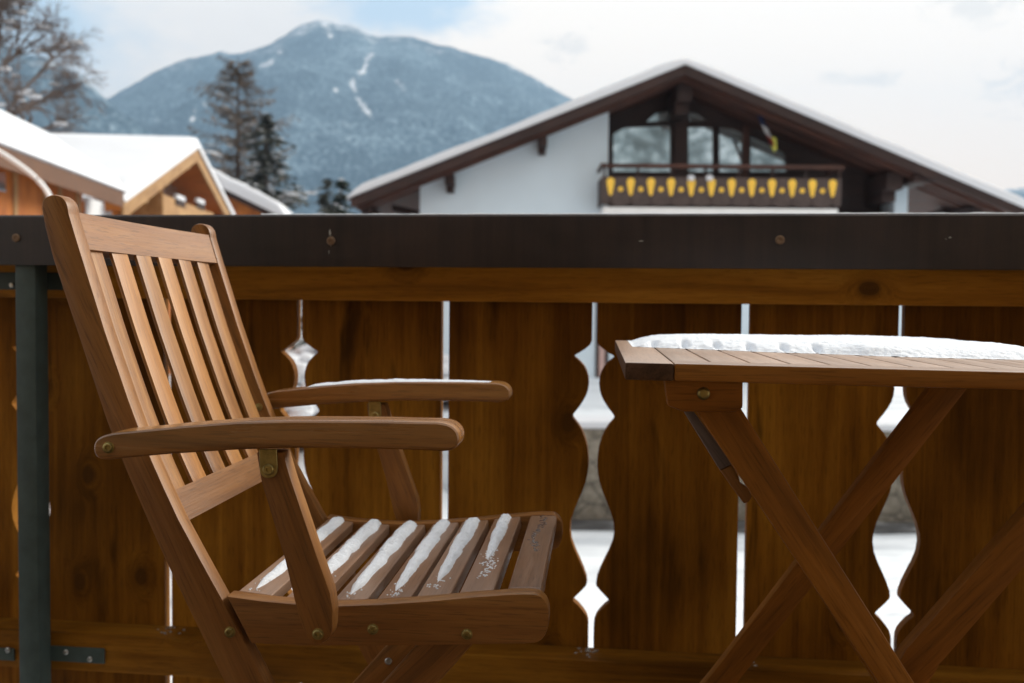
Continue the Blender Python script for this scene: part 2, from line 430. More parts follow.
# metal cap
bm = new()
capsec = [(0, -.130, zcb), (0, -.130, ztop - .004), (0, -.126, ztop), (0, .07, ztop), (0, .07, ztop - .06), (0, .064, ztop - .06), (0, .064, ztop - .012), (0, -.118, ztop - .012), (0, -.118, zcb)]
add_prism(bm, [(XL, y, z) for _, y, z in capsec], (XR - XL, 0, 0), .0012, 2)
cap = link('metal_cap', bm, M_cap, rail)
for px, py in ((16, 238), (331, 241), (780, 240)):
    p = fr.px(px, py, -.1305); bm = new()
    add_lathe(bm, p, (0, -1, 0), [(.0085, 0), (.0085, .0012), (.0072, .0026), (.0035, .003), (.003, .0018), (.001, .0018)], 20)
    link('screw', bm, M_bronze_screw, cap)
bm = new(); rows = []; n = 420; xa_, xb_ = fr.px(262, 214, -.12).x, XR - .05
for k in range(n + 1):
    x = xa_ + (xb_ - xa_) * k / n; h_ = .0022 + .0016 * mn.noise(Vector((x * 22, 3, 1))) + .0012 * mn.noise(Vector((x * 90, 5, 1))); h_ = max(h_, .0006)
    rows.append([bm.verts.new((x, y, z)) for y, z in ((-.1255, ztop + .0002), (-.1245, ztop + h_ * .7), (-.118, ztop + h_), (-.06, ztop + h_ * 1.2), (.04, ztop + h_), (.06, ztop + .0002))])
for a, b in zip(rows[:-1], rows[1:]):
    for i in range(5): bm.faces.new((a[i], b[i], b[i + 1], a[i + 1]))
bmesh.ops.recalc_face_normals(bm, faces=bm.faces)
frost_bm = bm
# small splash and scratches on the metal
m_ = NT('lime_splash'); m_.set(base=(.30, .31, .30), rough=.8); M_spl = m_.m
for (px, py, sx, sy) in ((330, 233, 1.2, 5), (331, 243, .8, 6), (329, 252, .5, 3), (950, 237.5, 1.8, 1.0), (946, 239, .8, .5), (641, 241, 3, .8)):
    p = fr.px(px, py, -.1304); bm = new()
    k = 9; ring = [bm.verts.new((p.x + math.cos(2 * math.pi * i / k) * sx / 560 * random.uniform(.5, 1), p.y, p.z + math.sin(2 * math.pi * i / k) * sy / 560 * random.uniform(.5, 1))) for i in range(k)]
    bm.faces.new(ring[::-1])
    link('splash_mark', bm, M_spl, cap)
o = link('frost_line', frost_bm, M_crust, None, label='thin line of frost along the top edge of the metal railing cap', cat='frost', angle=80); o.location = fr.o; o.rotation_euler = (0, 0, yaw)
# beams
zb0 = rz(512, 302, .06)
bm = new(); add_box(bm, XL, XR, -.06, -.001, zb0, ztop - .014, .003)
link('top_beam', bm, M_beam, rail, grain=(1, 0, 0))
zr1 = rz(512, 657, .08); zr0 = zr1 - .077
bm = new(); add_box(bm, XL, XR, -.08, -.001, zr0, zr1, .003)
lb = link('bottom_beam', bm, M_board, rail, grain=(1, 0, 0))
m_ = NT('wet_ice'); m_.set(base=(.16, .13, .11), rough=.12, spec=.7); M_wetice = m_.m
# little ice left on the bottom beam under two gaps
for px in (168, 590, 740):
    c = fr.px(px, 640, -.035); bm = new()
    for i in range(14):
        x = c.x + random.gauss(0, .014); y = -.03 + random.uniform(-.03, .022); r = random.uniform(.002, .005)
        add_lathe(bm, (x, y, zr1), (0, 0, 1), [(r, 0), (r * .8, r * .45), (r * .3, r * .7)], 7)
    link('melting_ice', bm, M_wetice, None, label={168: 'small melting ice patch on the lower railing beam at the left straight gap', 590: 'small melting ice patch on the lower beam below the gap between chair and table', 740: 'small melting ice patch on the lower railing beam behind the crossed table legs'}[px], cat='ice', group='ice patches on the lower railing beam').location = fr.o
    o = [o for o in col.objects if o.name.startswith('melting_ice')][-1]; o.rotation_euler = (0, 0, yaw)
# boards with carved edges: outline radius of a carved gap, from top to bottom
G0 = [(302, 2.6), (341, 2.8), (345, 4.5), (349, 9), (353, 15), (355.5, 19.6), (357, 19.6), (361, 14.5), (366, 10), (371, 7.3), (377, 5.7), (383, 5.2), (390, 6.0), (396, 7.8), (402, 11), (408, 15), (412.5, 18.6), (415.5, 20.7), (418, 20.7), (424, 15.5), (430, 11.5), (438, 8.2), (447, 5.7), (457, 4.6), (466, 4.5), (474, 5.3), (482, 6.8), (492, 10.3), (502, 14.5), (512, 18.6), (522, 21.4), (531, 22.2), (541, 20.8), (551, 17), (561, 12.2), (570, 8.2), (578, 5.3), (583.5, 4.6), (586, 5.2), (591, 9.5), (596, 14.5), (599.5, 18.0), (602, 18.0), (606, 13), (611, 8.5), (616, 4.9), (621, 3.1), (626, 2.8), (660, 2.8)]
xg = fr.px(593, 450, 0).x
ppm = (fr.px(613, 450, 0).x - fr.px(573, 450, 0).x) / 40.0
prof = [(rz(593, py, 0), r * ppm) for py, r in G0]
zt_b = ztop - .02; zb_b = zr0 - .22
prof = [(zt_b, prof[0][1])] + prof[1:-1] + [(zb_b, prof[-1][1])]
def fx(px, py): return fr.px(px, py, 0).x
gaps = [(fx(-108, 450), 0), (fx(30, 450), 1), (fx(168, 600), 0), (fx(299.3, 352), 1), (fx(444.6, 400), 0), (xg, 1), (fx(743.5, 450), 0), (fx(900.0, 400), 1), (fx(1058, 450), 0), (fx(1220, 450), 1)]
pw_ = (gaps[-2][0] - gaps[2][0]) / 6
while gaps[-1][0] + pw_ < XR + .02: gaps.append((gaps[-1][0] + pw_, 1 - gaps[-1][1]))
while gaps[0][0] - pw_ > XL - .02: gaps.insert(0, (gaps[0][0] - pw_, 1 - gaps[0][1]))
for (xa, ca), (xb, cb_) in zip(gaps[:-1], gaps[1:]):
    l = [(xa + r, z) for z, r in prof] if ca else [(xa + .0082, zt_b), (xa + .0078, zb_b)]
    r_ = [(xb - r, z) for z, r in prof] if cb_ else [(xb - .0082, zt_b), (xb - .0078, zb_b)]
    pts = [(x, 0, z) for x, z in l] + [(x, 0, z) for x, z in r_[::-1]]
    bm = new(); add_prism(bm, pts, (0, .026, 0), .0012, 1)
    link('carved_board', bm, M_board, rail, grain=(0, 0, 1), angle=25)
# steel post with its brackets
pl = fr.px(15.5, 330, -.125); pr = fr.px(35.5, 330, -.125)
bm = new(); add_box(bm, pl.x, pr.x, -.125, -.0815, -.6, zcb + .006, .0025)
post = link('steel_post', bm, M_post, rail)
for (xa, xb, ya, yb, w_, bolts) in ((52, 104, 646, 664, .0845, ((66, 652), (90, 659))), (-40, 14, 646, 661, .0845, ((8, 650),)), (-30, 62, 272, 290, .0645, ((12, 285),))):
    a = fr.px(xa, ya, -w_); b = fr.px(xb, yb, -w_)
    if xa == 52: a.x = pl.x
    bm = new(); add_box(bm, min(a.x, b.x), max(a.x, b.x), -w_, -w_ + .004, min(a.z, b.z), max(a.z, b.z), .001)
    br = link('bracket', bm, M_post, post)
    for q in bolts:
        p = fr.px(*q, -w_); bm = new()
        add_lathe(bm, p, (0, -1, 0), [(.0055, -.001), (.0055, .002), (.004, .0034), (.0015, .0036)], 12)
        link('bolt', bm, M_steel_screw, br)

# ------------------------------------------------------------------ folding armchair
YAW = R(-4.9)
P = at(455, 433, 1.03)
fc = Frame((P.x, P.y, 0), YAW)
chair = empty('folding_armchair', fc.o, YAW, label='brown slatted wooden folding armchair with snow on its seat, standing left of the table', cat='chair')
VW = .56                                   # overall width
def C(pts, v): return [fc.px(x, y, v) for x, y in pts]
def slab(name, pts, v0, v1, mat, grain, bevel=.003, parent=None, mirror=False, seg=2):
    """outline read on the plane v0 and swept to v1; mirror makes the far side's twin"""
    pts = [Vector(p) for p in pts]
    if mirror:
        pts = [Vector((p.x, VW - p.y, p.z)) for p in pts]; v0, v1 = VW - v0, VW - v1
    bm = new(); add_prism(bm, pts, (0, v1 - v0, 0), bevel, seg)
    return link(name, bm, mat, parent or chair, grain=grain)
def arc(pts, it=2): return smooth_poly([Vector(p) for p in pts], it)
def bolt(px, py, v, parent, mat=None, r=.0052, mirror=False):
    p = fc.px(px, py, v); d = (0, -1, 0)
    if mirror: p.y = VW - p.y
    bm = new(); add_lathe(bm, p, d, [(r * 1.25, -.001), (r * 1.25, .0006), (r, .0008), (r * .98, .0024), (r * .8, .0032), (r * .45, .0033), (r * .38, .002), (.0004, .002)], 20)
    return link('bolt', bm, mat or M_brass, parent)

# back stiles
L_ = [(41, 208), (44, 226), (53, 261), (81, 345), (104, 415), (113, 440), (124, 467), (144, 514), (166, 563), (224, 683), (300, 830), (362, 950)]
R_ = [(402, 950), (340, 830), (265, 683), (222, 599), (200, 559), (178.4, 519), (164, 488), (152, 461), (140.4, 432), (129, 401), (105, 331), (75.5, 236), (69, 214)]
top = arc([(69, 214), (66, 200), (59, 195), (49, 194), (41, 199), (41, 208)], 2)
for mir in (False, True):
    pts = [fc.px(p[0], p[1], .06) for p in R_[:-1]] + [fc.px(p.x, p.y, .06) for p in [Vector((*q, 0)) if not isinstance(q, Vector) else q for q in arc([(69, 214, 0), (67, 202, 0), (60, 195, 0), (50, 194, 0), (42, 199, 0), (41, 208, 0)], 2)]] + [fc.px(p[0], p[1], .06) for p in L_[1:]]
    st = slab('back_stile', pts, .06, .086, M_teak, (.42, 0, -.9), .004, mirror=mir)
    if not mir: bolt(230, 632, .06, st)
    else: bolt(303, 620, .086, st, mirror=True)
front_line = [fc.px(x, y, .06) for x, y in R_[::-1]]     # the stile's front edge, top to bottom
def on_front(h):
    if h > front_line[0].z: a, b = front_line[0], front_line[1]; return a + (a - b) * ((h - a.z) / (a.z - b.z))
    for a, b in zip(front_line[:-1], front_line[1:]):
        if a.z >= h >= b.z:
            k = (a.z - h) / (a.z - b.z); return a.lerp(b, k)
    return front_line[-1]
def band(h0, h1, back, thick, n=6):
    """side profile of a piece lying along the back from height h0 down to h1"""
    f, g = [], []
    for i in range(n + 1):
        h = h0 + (h1 - h0) * i / n
        p = on_front(h); q0 = on_front(h + .02); q1 = on_front(h - .02)
        tdir = (q1 - q0).normalized(); nrm = Vector((-tdir.z, 0, tdir.x))
        if nrm.x > 0: nrm = -nrm
        f.append(p + nrm * back); g.append(p + nrm * (back + thick))
    return f + g[::-1]
def h_at(px, py, v): return fc.px(px, py, v).z
hc0, hc1 = h_at(80, 212, .088), h_at(89, 249, .088)
hl0, hl1 = h_at(183, 489, .088), h_at(192, 519, .088)
vi0, vi1 = .085, VW - .085
def across(name, prof, mat, v0, v1, bow=0.0, bevel=.002, parent=None, n=10):
    """side profile swept across the chair, bowed backwards in the middle"""
    bm = new(); rings = []
    for k in range(n + 1):
        v = v0 + (v1 - v0) * k / n; s = bow * (1 - (2 * k / n - 1) ** 2)
        rings.append([bm.verts.new((p.x - s, v, p.z)) for p in prof])
    m_ = len(prof)
    for k in range(n):
        for i in range(m_): bm.faces.new((rings[k][i], rings[k][(i + 1) % m_], rings[k + 1][(i + 1) % m_], rings[k + 1][i]))
    bm.faces.new(rings[0][::-1]); bm.faces.new(rings[-1])
    bmesh.ops.recalc_face_normals(bm, faces=bm.faces)
    return link(name, bm, mat, parent or chair, grain=(0, 1, 0))
across('crest_rail', band(hc0, hc1, .002, .020), M_crest, vi0, vi1, .006)
across('lower_back_rail', band(hl0, hl1, .003, .020), M_crest, vi0, vi1, .0)
ns = 6; pitch = (vi1 - vi0) / ns
for i in range(ns):
    va = vi0 + pitch * i + .0015; vb = va + pitch * .64
    bm = new(); add_prism(bm, [Vector((p.x - .003, va, p.z)) for p in band(hc1 + .012, hl0 - .012, .005, .0045, 16)], (0, vb - va, 0), .0012, 2)
    link('back_slat', bm, M_teak_worn, chair, grain=(.33, 0, -.94))
# a bead of old ice on the third slat
# seat side rails
top_e = [(226, 596), (262, 601), (294, 604), (337, 606), (380, 604.5), (430, 601), (473, 597), (512, 594.2), (524, 594)]
nose = arc([(524, 594, 0), (540, 594.5, 0), (549, 606, 0), (549, 628, 0), (541, 643, 0), (524, 644.5, 0)], 2)
bot = [(470, 645), (368, 646.5), (300, 646), (251, 644)]
for mir in (False, True):
    pts = C(top_e[:-1], .06) + [fc.px(p.x, p.y, .06) for p in nose] + C(bot, .06)
    sr = slab('seat_rail', pts, .0605, .086, M_teak, (1, 0, 0), .003, mirror=mir)
    if not mir:
        for q in ((373, 629), (467, 634)): bolt(*q, .0605, sr)
# seat slats between the rails, following the rails' dip
def seat_h(u):
    pr_ = [fc.px(x, y, .06) for x, y in top_e]
    if u <= pr_[0].x: return pr_[0].z
    for a, b in zip(pr_[:-1], pr_[1:]):
        if a.x <= u <= b.x: return a.z + (b.z - a.z) * (u - a.x) / (b.x - a.x)
    return pr_[-1].z
cent = [fc.px(x, 599, .09).x for x in (256, 303.5, 350.5, 394.5, 434, 477, 525)]
wid = fc.px(434 + 17.3, 600, .09).x - fc.px(434 - 17.3, 600, .09).x
slat_info = []
for i, u in enumerate(cent):
    h = seat_h(u) - .001; a = math.atan2(seat_h(u + .01) - seat_h(u - .01), .02)
    ux, uz = Vector((math.cos(a), 0, math.sin(a))), Vector((-math.sin(a), 0, math.cos(a)))
    c0 = Vector((u, .0865, h))
    hw = wid / 2
    prof_ = [c0 - ux * hw, c0 + ux * hw, c0 + ux * hw - uz * .016, c0 - ux * hw - uz * .016]
    bm = new(); add_prism(bm, prof_, (0, VW - .173, 0), .0028 if i < 6 else .005, 3)
    link('seat_slat', bm, M_teak_seat, chair, grain=(0, 1, 0))
    slat_info.append((u, h, ux, uz))
# arm supports with brass hinges
LS = [(256, 452), (260.5, 480), (284, 558), (297, 613), (303, 630)]
RS = [(333, 612), (330.5, 594), (317, 556), (290.5, 478), (283, 452)]
end = arc([(303, 630, 0), (309, 642, 0), (321, 645, 0), (332, 637, 0), (333, 612, 0)], 2)
for mir in (False, True):
    pts = C(LS[:-1], .012) + [fc.px(p.x, p.y, .012) for p in end] + C(RS[1:], .012)
    sp_ = slab('arm_support', pts, .030 if False else .012, .038, M_teak, (.35, 0, -.94), .003, mirror=mir)
    if not mir: bolt(318, 634, .012, sp_)
    hp = [(259, 449), (276.5, 449), (277.5, 470)] ; he = arc([(277.5, 468, 0), (276, 476, 0), (268.5, 479, 0), (261, 476, 0), (259.5, 468, 0)], 2)
    v_h = .0095 if not mir else .0403
    pts = C(hp[:2], .0095) + [fc.px(p.x, p.y, .0095) for p in he]
    if mir:
        pts = [Vector((p.x, VW - .0405, p.z)) for p in pts]; dv = .0026
    else: dv = .0022
    bm = new(); add_prism(bm, pts, (0, dv, 0), .0006, 1); hg = link('hinge', bm, M_brass, sp_)
    p = fc.px(268.5, 469.5, .0095)
    if mir: p.y = VW - .0405
    bm = new(); add_lathe(bm, p, (0, -1, 0), [(.0062, -.0005), (.0062, .0014), (.005, .0026), (.0022, .0027), (.0018, .001), (.0004, .001)], 18); link('rivet', bm, M_brass, hg)
# armrests
AT = [(115, 432.8), (141, 430.4), (185, 426), (238, 422), (290, 420.6), (340, 420.8), (385, 421.2), (418, 422)]
AN = arc([(418, 422, 0), (447, 422.5, 0), (459, 432, 0), (459, 446, 0), (448, 452, 0), (430, 451, 0)], 2)
AB = [(385, 449.5), (340, 448.5), (290, 448.5), (238, 450), (168, 454.5), (120, 458.8)]
AE = arc([(120, 458.8, 0), (100, 461, 0), (93, 454, 0), (93, 443, 0), (100, 436, 0), (115, 432.8, 0)], 2)
arms = []
for mir in (False, True):
    pts = C(AT[:-1], 0) + [fc.px(p.x, p.y, 0) for p in AN] + C(AB[:-1], 0) + [fc.px(p.x, p.y, 0) for p in AE[:-1]]
    if mir: pts = [p + Vector((.008, 0, 0)) for p in pts]
    ar = slab('armrest', pts, 0, .046, M_arm, (1, 0, 0), .0045, mirror=mir, seg=3)
    if not mir: bolt(108.5, 447.5, 0, ar)
    arms.append(ar)
p = fc.px(259, 407, VW - .086); bm = new(); add_lathe(bm, p, (0, -1, 0), [(.006, -.001), (.006, .002), (.002, .003)], 16); link('bolt', bm, M_brass, arms[1])
# crossed front legs and stretchers
for mir in (False, True):
    pts = C([(428, 634), (482, 634), (440, 681), (300, 835), (165, 985), (112, 985), (250, 832), (384, 683)], .0865)
    lg = slab('front_leg', pts, .0865, .112, M_teak, (-.7, 0, -.7), .003, mirror=mir)
    if mir:
        p = fc.px(388.5, 661, VW - .112); bm = new(); add_lathe(bm, p, (0, -1, 0), [(.0055, -.001), (.0055, .002), (.004, .003), (.003, .0015), (.0005, .0015)], 16); link('bolt', bm, M_steel_screw, lg)
a = fc.px(240, 870, .10); bm = new(); add_box(bm, a.x - .014, a.x + .014, .11, VW - .11, a.z - .03, a.z + .03, .003)
link('stretcher', bm, M_teak, chair, grain=(0, 1, 0))
a = fc.px(345, 860, .07); bm = new(); add_box(bm, a.x - .014, a.x + .014, .084, VW - .084, a.z - .03, a.z + .03, .003)
link('stretcher', bm, M_teak, chair, grain=(0, 1, 0))

# ------------------------------------------------------------------ snow lying on the chair
def nz(x, y, s=1, seed=0): return mn.noise(Vector((x * s + seed * 7.31, y * s - seed * 3.7, seed * 1.9)))
m_ = NT('wet_wood'); tc_ = m_.add('ShaderNodeTexCoord'); m_.set(base=(.085, .042, .026), rough=.18, spec=.7); M_wet = m_.m
def snow_strip(i, v0, v1, wmax, thick, name, label, off=0.0, thin=.25, lump=None):
    """a ridge of snow along seat slat i from v0 (near) to v1 (far)"""
    u, h, ux, uz = slat_info[i]; bm = new(); n, m_ = int((v1 - v0) / .0016), 18; rows = []
    for k in range(n + 1):
        t_ = k / n; v = v0 + (v1 - v0) * t_
        env = (max(0, 1 - ((t_ - .95) / .05) ** 2) ** .5) if t_ > .95 else 1
        taper = thin + (1 - thin) * min(1, t_ * 1.7) ** .7
        near = min(1, t_ / .10) ** .7
        wl = wmax * taper * env * near * (1 + .30 * nz(v, 1, 26, i) + .10 * nz(v, 2, 130, i) + .10 * nz(v, 3, 420, i)); wr = wmax * taper * env * near * (1 + .34 * nz(v, 5, 26, i) + .10 * nz(v, 7, 130, i) + .10 * nz(v, 8, 420, i))
        wl, wr = min(wl, wid / 2 - .001 + off), min(wr, wid / 2 - .001 - off)
        th = thick * (taper ** .8) * (.25 + .75 * env) * near * (1 + .3 * nz(v, 9, 30, i) + .2 * nz(v, 3, 110, i))
        c = Vector((u, v, h)) + ux * (off + .003 * nz(v, 11, 18, i) * (1 - taper))
        row = []
        for q in range(m_ + 1):
            s = -1 + 2 * q / m_
            hh = th * (1 - abs(s) ** 2.6) ** .95
            hh *= 1 + .30 * nz(v * 1.0, s * .014, 70, i + 3) + .22 * nz(v, s * .014, 260, i + 9)
            row.append(bm.verts.new(c + ux * (s * (wl if s < 0 else wr)) + uz * (max(hh, 0) - .0004) + Vector((0, .0008 * nz(v, s, 300, i), 0))))
        rows.append(row)
    for k in range(n):
        for q in range(m_): bm.faces.new((rows[k][q], rows[k][q + 1], rows[k + 1][q + 1], rows[k + 1][q]))
    bm.faces.new([r for r in rows[0]]); bm.faces.new([r for r in rows[-1]][::-1])
    # crumbs where it has melted thin
    for _ in range(26):
        v = v0 + abs(random.gauss(0, .03)) - .03; x = off + random.gauss(0, wmax * .5); r = random.uniform(.0006, .0016)
        if v < .092 or abs(x) > wid / 2 - .004: continue
        add_lathe(bm, Vector((u, v, h)) + ux * x, uz, [(r, 0), (r * .8, r * .6), (r * .2, r)], 6)
    bmesh.ops.recalc_face_normals(bm, faces=bm.faces)
    o = link(name, bm, M_crust, None, label=label, cat='snow', group='snow ridges on the chair seat', angle=80)
    o.location = fc.o; o.rotation_euler = (0, 0, YAW); return o
vf = VW - .088
ordn = ['rearmost seat slat, next to the backrest', 'second seat slat from the backrest', 'third seat slat from the backrest', 'fourth seat slat from the backrest', 'fifth seat slat from the backrest', 'sixth seat slat, half covered']
sp_list = [(.100, .0105, .0055, .5), (.112, .0122, .0070, .55), (.104, .0122, .0070, .42), (.112, .0120, .0070, .40), (.140, .0117, .0070, .30), (.225, .0098, .0062, .32)]
for i, (v0, wm_, th, thn) in enumerate(sp_list):
    lab = ('short ridge of snow on the ' if i == 5 else 'thin ridge of snow on the ' if i == 0 else 'long ridge of snow on the ') + ordn[i]
    snow_strip(i, v0, vf + .012, wm_, th, 'snow_ridge', lab, off=-.0035, thin=thn)
# ice crumbs on the front slats
def crumbs(i, pts_n, v0, v1, label, spread):
    u, h, ux, uz = slat_info[i]; bm = new()
    for _ in range(pts_n):
        v = random.uniform(v0, v1); r = random.uniform(.0007, .0019)
        x = .004 * math.sin(v * 40) + random.gauss(0, spread)
        if abs(x) > wid / 2 - .006: continue
        add_lathe(bm, Vector((u, v, h - .0002)) + ux * x, uz, [(r, 0), (r * .9, r * .5), (r * .3, r * .9)], 6)
    o = link('ice_crumbs', bm, M_crust, None, label=label, cat='ice', group='ice crumbs on the chair seat'); o.location = fc.o; o.rotation_euler = (0, 0, YAW)
crumbs(5, 90, .14, .27, 'scattered ice crumbs in front of the short snow ridge on the sixth seat slat', .004)
m_ = NT('clear_ice'); m_.set(base=(.10, .07, .06), rough=.08, spec=.8); M_ice = m_.m
u, h, ux, uz = slat_info[6]; bm = new()
for _ in range(110):
    v = random.uniform(.25, vf); r = random.uniform(.001, .0026); x = -.001 + .004 * math.sin(v * 33) + random.gauss(0, .0028)
    add_lathe(bm, Vector((u, v, h - .0003)) + ux * x, uz, [(r, 0), (r * .9, r * .35), (r * .3, r * .55)], 7)
o = link('meltwater_drops', bm, M_ice, None, label='glassy meltwater drops on the foremost seat slat', cat='water'); o.location = fc.o; o.rotation_euler = (0, 0, YAW)
# frost on the far armrest
ptop = [fc.px(x, y, 0) for x, y in AT]
def arm_h(u_):
    for a, b in zip(ptop[:-1], ptop[1:]):
        if a.x <= u_ <= b.x: return a.z + (b.z - a.z) * (u_ - a.x) / (b.x - a.x)
    return ptop[-1].z
u0, u1 = fc.px(165, 428, 0).x, fc.px(440, 421, 0).x
bm = new(); n, m_ = 150, 10; rows = []
for k in range(n + 1):
    t_ = k / n; u_ = u0 + (u1 - u0) * t_
    env = min(1, t_ / .05, (1 - t_) / .5) ** .6 if 0 < t_ < 1 else 0
    wd = .018 * (1 + .12 * nz(u_, 1, 60)); th = .0030 * env * (1 + .4 * nz(u_, 4, 50))
    rows.append([bm.verts.new((u_, VW - .023 + s * wd, arm_h(u_) - .0003 + th * (1 - abs(s) ** 3) * (1 + .3 * nz(u_, s, 170)))) for s in [-1 + 2 * q / m_ for q in range(m_ + 1)]])
for k in range(n):
    for q in range(m_): bm.faces.new((rows[k][q], rows[k + 1][q], rows[k + 1][q + 1], rows[k][q + 1]))
bmesh.ops.recalc_face_normals(bm, faces=bm.faces)
o = link('snow_film', bm, M_crust, None, label='thin film of snow on the far armrest of the chair', cat='snow'); o.location = fc.o; o.rotation_euler = (0, 0, YAW)

# ------------------------------------------------------------------ folding table
HT = .71
p = hit(625, 361.7, (0, 0, HT), Vector((0, 0, 1)))
ft = Frame((p.x, p.y, 0), YAW)
tilt = R(.62)
table = empty('folding_table', ft.o, YAW, label='brown slatted wooden folding table with crossed legs and snow on its top', cat='table')
DT = ft.pz(617.5, 340, HT).y
WT = .60
def tt(x): return -x * math.tan(tilt)      # the top leans a little to the right
def tslab(name, pts, d, mat, grain, bevel=.002, seg=2, parent=None):
    bm = new(); add_prism(bm, pts, d, bevel, seg)
    for v in bm.verts: v.co.z += tt(v.co.x) if name in ('end_board', 'front_rail', 'rear_rail', 'top_slat') else 0
    return link(name, bm, mat, parent or table, grain=grain)
eb = ft.pz(674, 362.4, HT).x
th = .0185
def boxpts(x0, x1, y0, y1, z): return [(x0, y0, z), (x1, y0, z), (x1, y1, z), (x0, y1, z)]
M_apron = M_teak_table
# rails: pale worn top, orange front edge
def rail_piece(name, y0, y1, x0=None, x1=None, side=None, gr=(1, 0, 0)):
    bm = new(); add_box(bm, eb + .0005 if x0 is None else x0, WT - eb - .0005 if x1 is None else x1, y0, y1, HT - th, HT - .0004, .0024)
    bm.normal_update()
    for f in bm.faces: f.material_index = 0 if f.normal.z > .3 else 1
    for v in bm.verts: v.co.z += tt(v.co.x)
    return link(name, bm, [M_tabletop, side or M_apron], table, grain=gr)
M_end = wood('end_grain', (.05, .025, .012), (.10, .05, .026), (.15, .08, .045), rough=.6, across=40, bump=.3, spec=.2)
rail_piece('end_board', 0, DT, 0, eb, M_end, (0, 1, 0)); rail_piece('end_board', 0, DT, WT - eb, WT, M_end, (0, 1, 0))
FRW = .046
rail_piece('front_rail', .001, FRW); rail_piece('rear_rail', DT - FRW, DT - .001)
nsl = 12; pit = (WT - 2 * eb) / nsl
for i in range(nsl):
    x0 = eb + pit * i + .0016; x1 = x0 + pit - .0032
    tslab('top_slat', boxpts(x0, x1, FRW + .0015, DT - FRW - .0015, HT - .016), (0, 0, .0155), M_tabletop, (0, 1, 0), .0012, 2)
def TP(pts, v): return [ft.px(x, y, v) for x, y in pts]
LV = .03; LT = .022
def tbar(name, pts, v0, v1, grain, mat=None, bevel=.0025, parent=None):
    bm = new(); add_prism(bm, TP(pts, v0), (0, v1 - v0, 0), bevel, 2)
    return link(name, bm, mat or M_teak_table, parent or table, grain=grain)
# front pair
br = tbar('leg_block', [(664, 374), (743, 374), (743, 408), (736, 412), (684, 412), (668, 406)], LV - .008, LV + .016, (1, 0, 0))
p = ft.px(703.5, 393.5, LV - .008); bm = new(); add_lathe(bm, p, (0, -1, 0), [(.0068, -.001), (.0068, .001), (.0058, .003), (.004, .0042), (.0016, .0043)], 20); link('bolt', bm, M_brass, br)
tbar('leg', [(692, 405), (737, 402), (913, 681), (1040, 884), (1095, 972), (1058, 972), (1000, 876), (879, 683)], LV - .004, LV + LT - .004, (.55, 0, -.83))
tbar('leg', [(906, 650), (1024, 515), (1128, 392), (1172, 392), (1024, 568), (940, 665), (760, 972), (715, 972)], LV + LT, LV + 2 * LT, (-.68, 0, -.72))
# the fold-up stay behind the front leg
tbar('stay', [(683, 410), (691.5, 408.5), (733, 464), (720, 470)], .06, .078, (.6, 0, -.8), M_teak_grey, .0015)
tbar('stay_end', [(720.4, 470.6), (733.4, 464.6), (738, 476), (741, 484), (749, 489), (752, 497), (749, 502), (744, 504)], .06, .078, (.6, 0, -.8), M_teak, .0015)
# rear pair
RVV = DT - .12
tbar('leg', [(938, 378), (976, 378), (746, 672), (600, 858), (560, 858), (713, 673)], RVV, RVV + LT, (-.62, 0, -.78))
tbar('leg', [(697, 402), (732, 400), (905, 676), (960, 764), (930, 764), (880, 690)], RVV + LT + .002, RVV + 2 * LT, (.55, 0, -.83))

# snow lying on the far half of the table top
y_near = lambda x: ft.pz(640, 346, HT).y
yn0 = ft.pz(640, 346.5, HT).y; yn1 = ft.pz(900, 353.5, HT).y
x0s = ft.pz(628, 341, HT).x
bm = new(); nx, ny = 320, 110; grid = {}
x1s = WT - .006; y1s = DT - .004
def nearedge(x):
    k = max(0, min(1, (x - x0s) / .3)); return yn0 + (yn1 - yn0) * k + .014 * nz(x, 1, 12, 5)
for i in range(nx + 1):
    for j in range(ny + 1):
        s = i / nx; t_ = j / ny
        x = x0s + (x1s - x0s) * s
        ya = nearedge(x); y = ya + (y1s - ya) * t_ ** 1.15
        # left end is ragged
        dl = x - x0s; dr = x1s - x
        d = min(max(dl, 0), max(dr, 0), y - ya, (y1s - y) * 2.2 + .0005); d -= (.007 + .007 * nz(x, y, 60, 5) + .005 * nz(x, y, 190, 6)) * math.exp(-max(d, 0) / .03)
        hh = .0175 * (1 - math.exp(-max(d, 0) / .045)) + .0028 * max(0, min(1, d / .03)) * (nz(x, y, 11, 2) + .6 * math.exp(-((x - .33) / .09) ** 2)) + .0007 * nz(x, y, 70, 3) * min(1, d / .012) + .0007 * nz(x, y, 220, 4) * min(1, d / .006)
        # small dents over the slat joints near the front edge
        g_ = (x - eb) / pit; fr_ = abs(g_ - round(g_)) * pit
        if round(g_) <= 5: hh -= .013 * math.exp(-(fr_ / .0045) ** 2) * math.exp(-((y - ya - .03) / .016) ** 2)
        grid[i, j] = bm.verts.new((x, y, HT + tt(x) + max(hh, -.0012 if d > .004 else 0) - .0002))
for i in range(nx):
    for j in range(ny): bm.faces.new((grid[i, j], grid[i + 1, j], grid[i + 1, j + 1], grid[i, j + 1]))
bmesh.ops.recalc_face_normals(bm, faces=bm.faces)
o = link('snow_layer', bm, M_crust, None, label='layer of white snow covering the far half of the table top', cat='snow', angle=80); o.location = ft.o; o.rotation_euler = (0, 0, YAW)

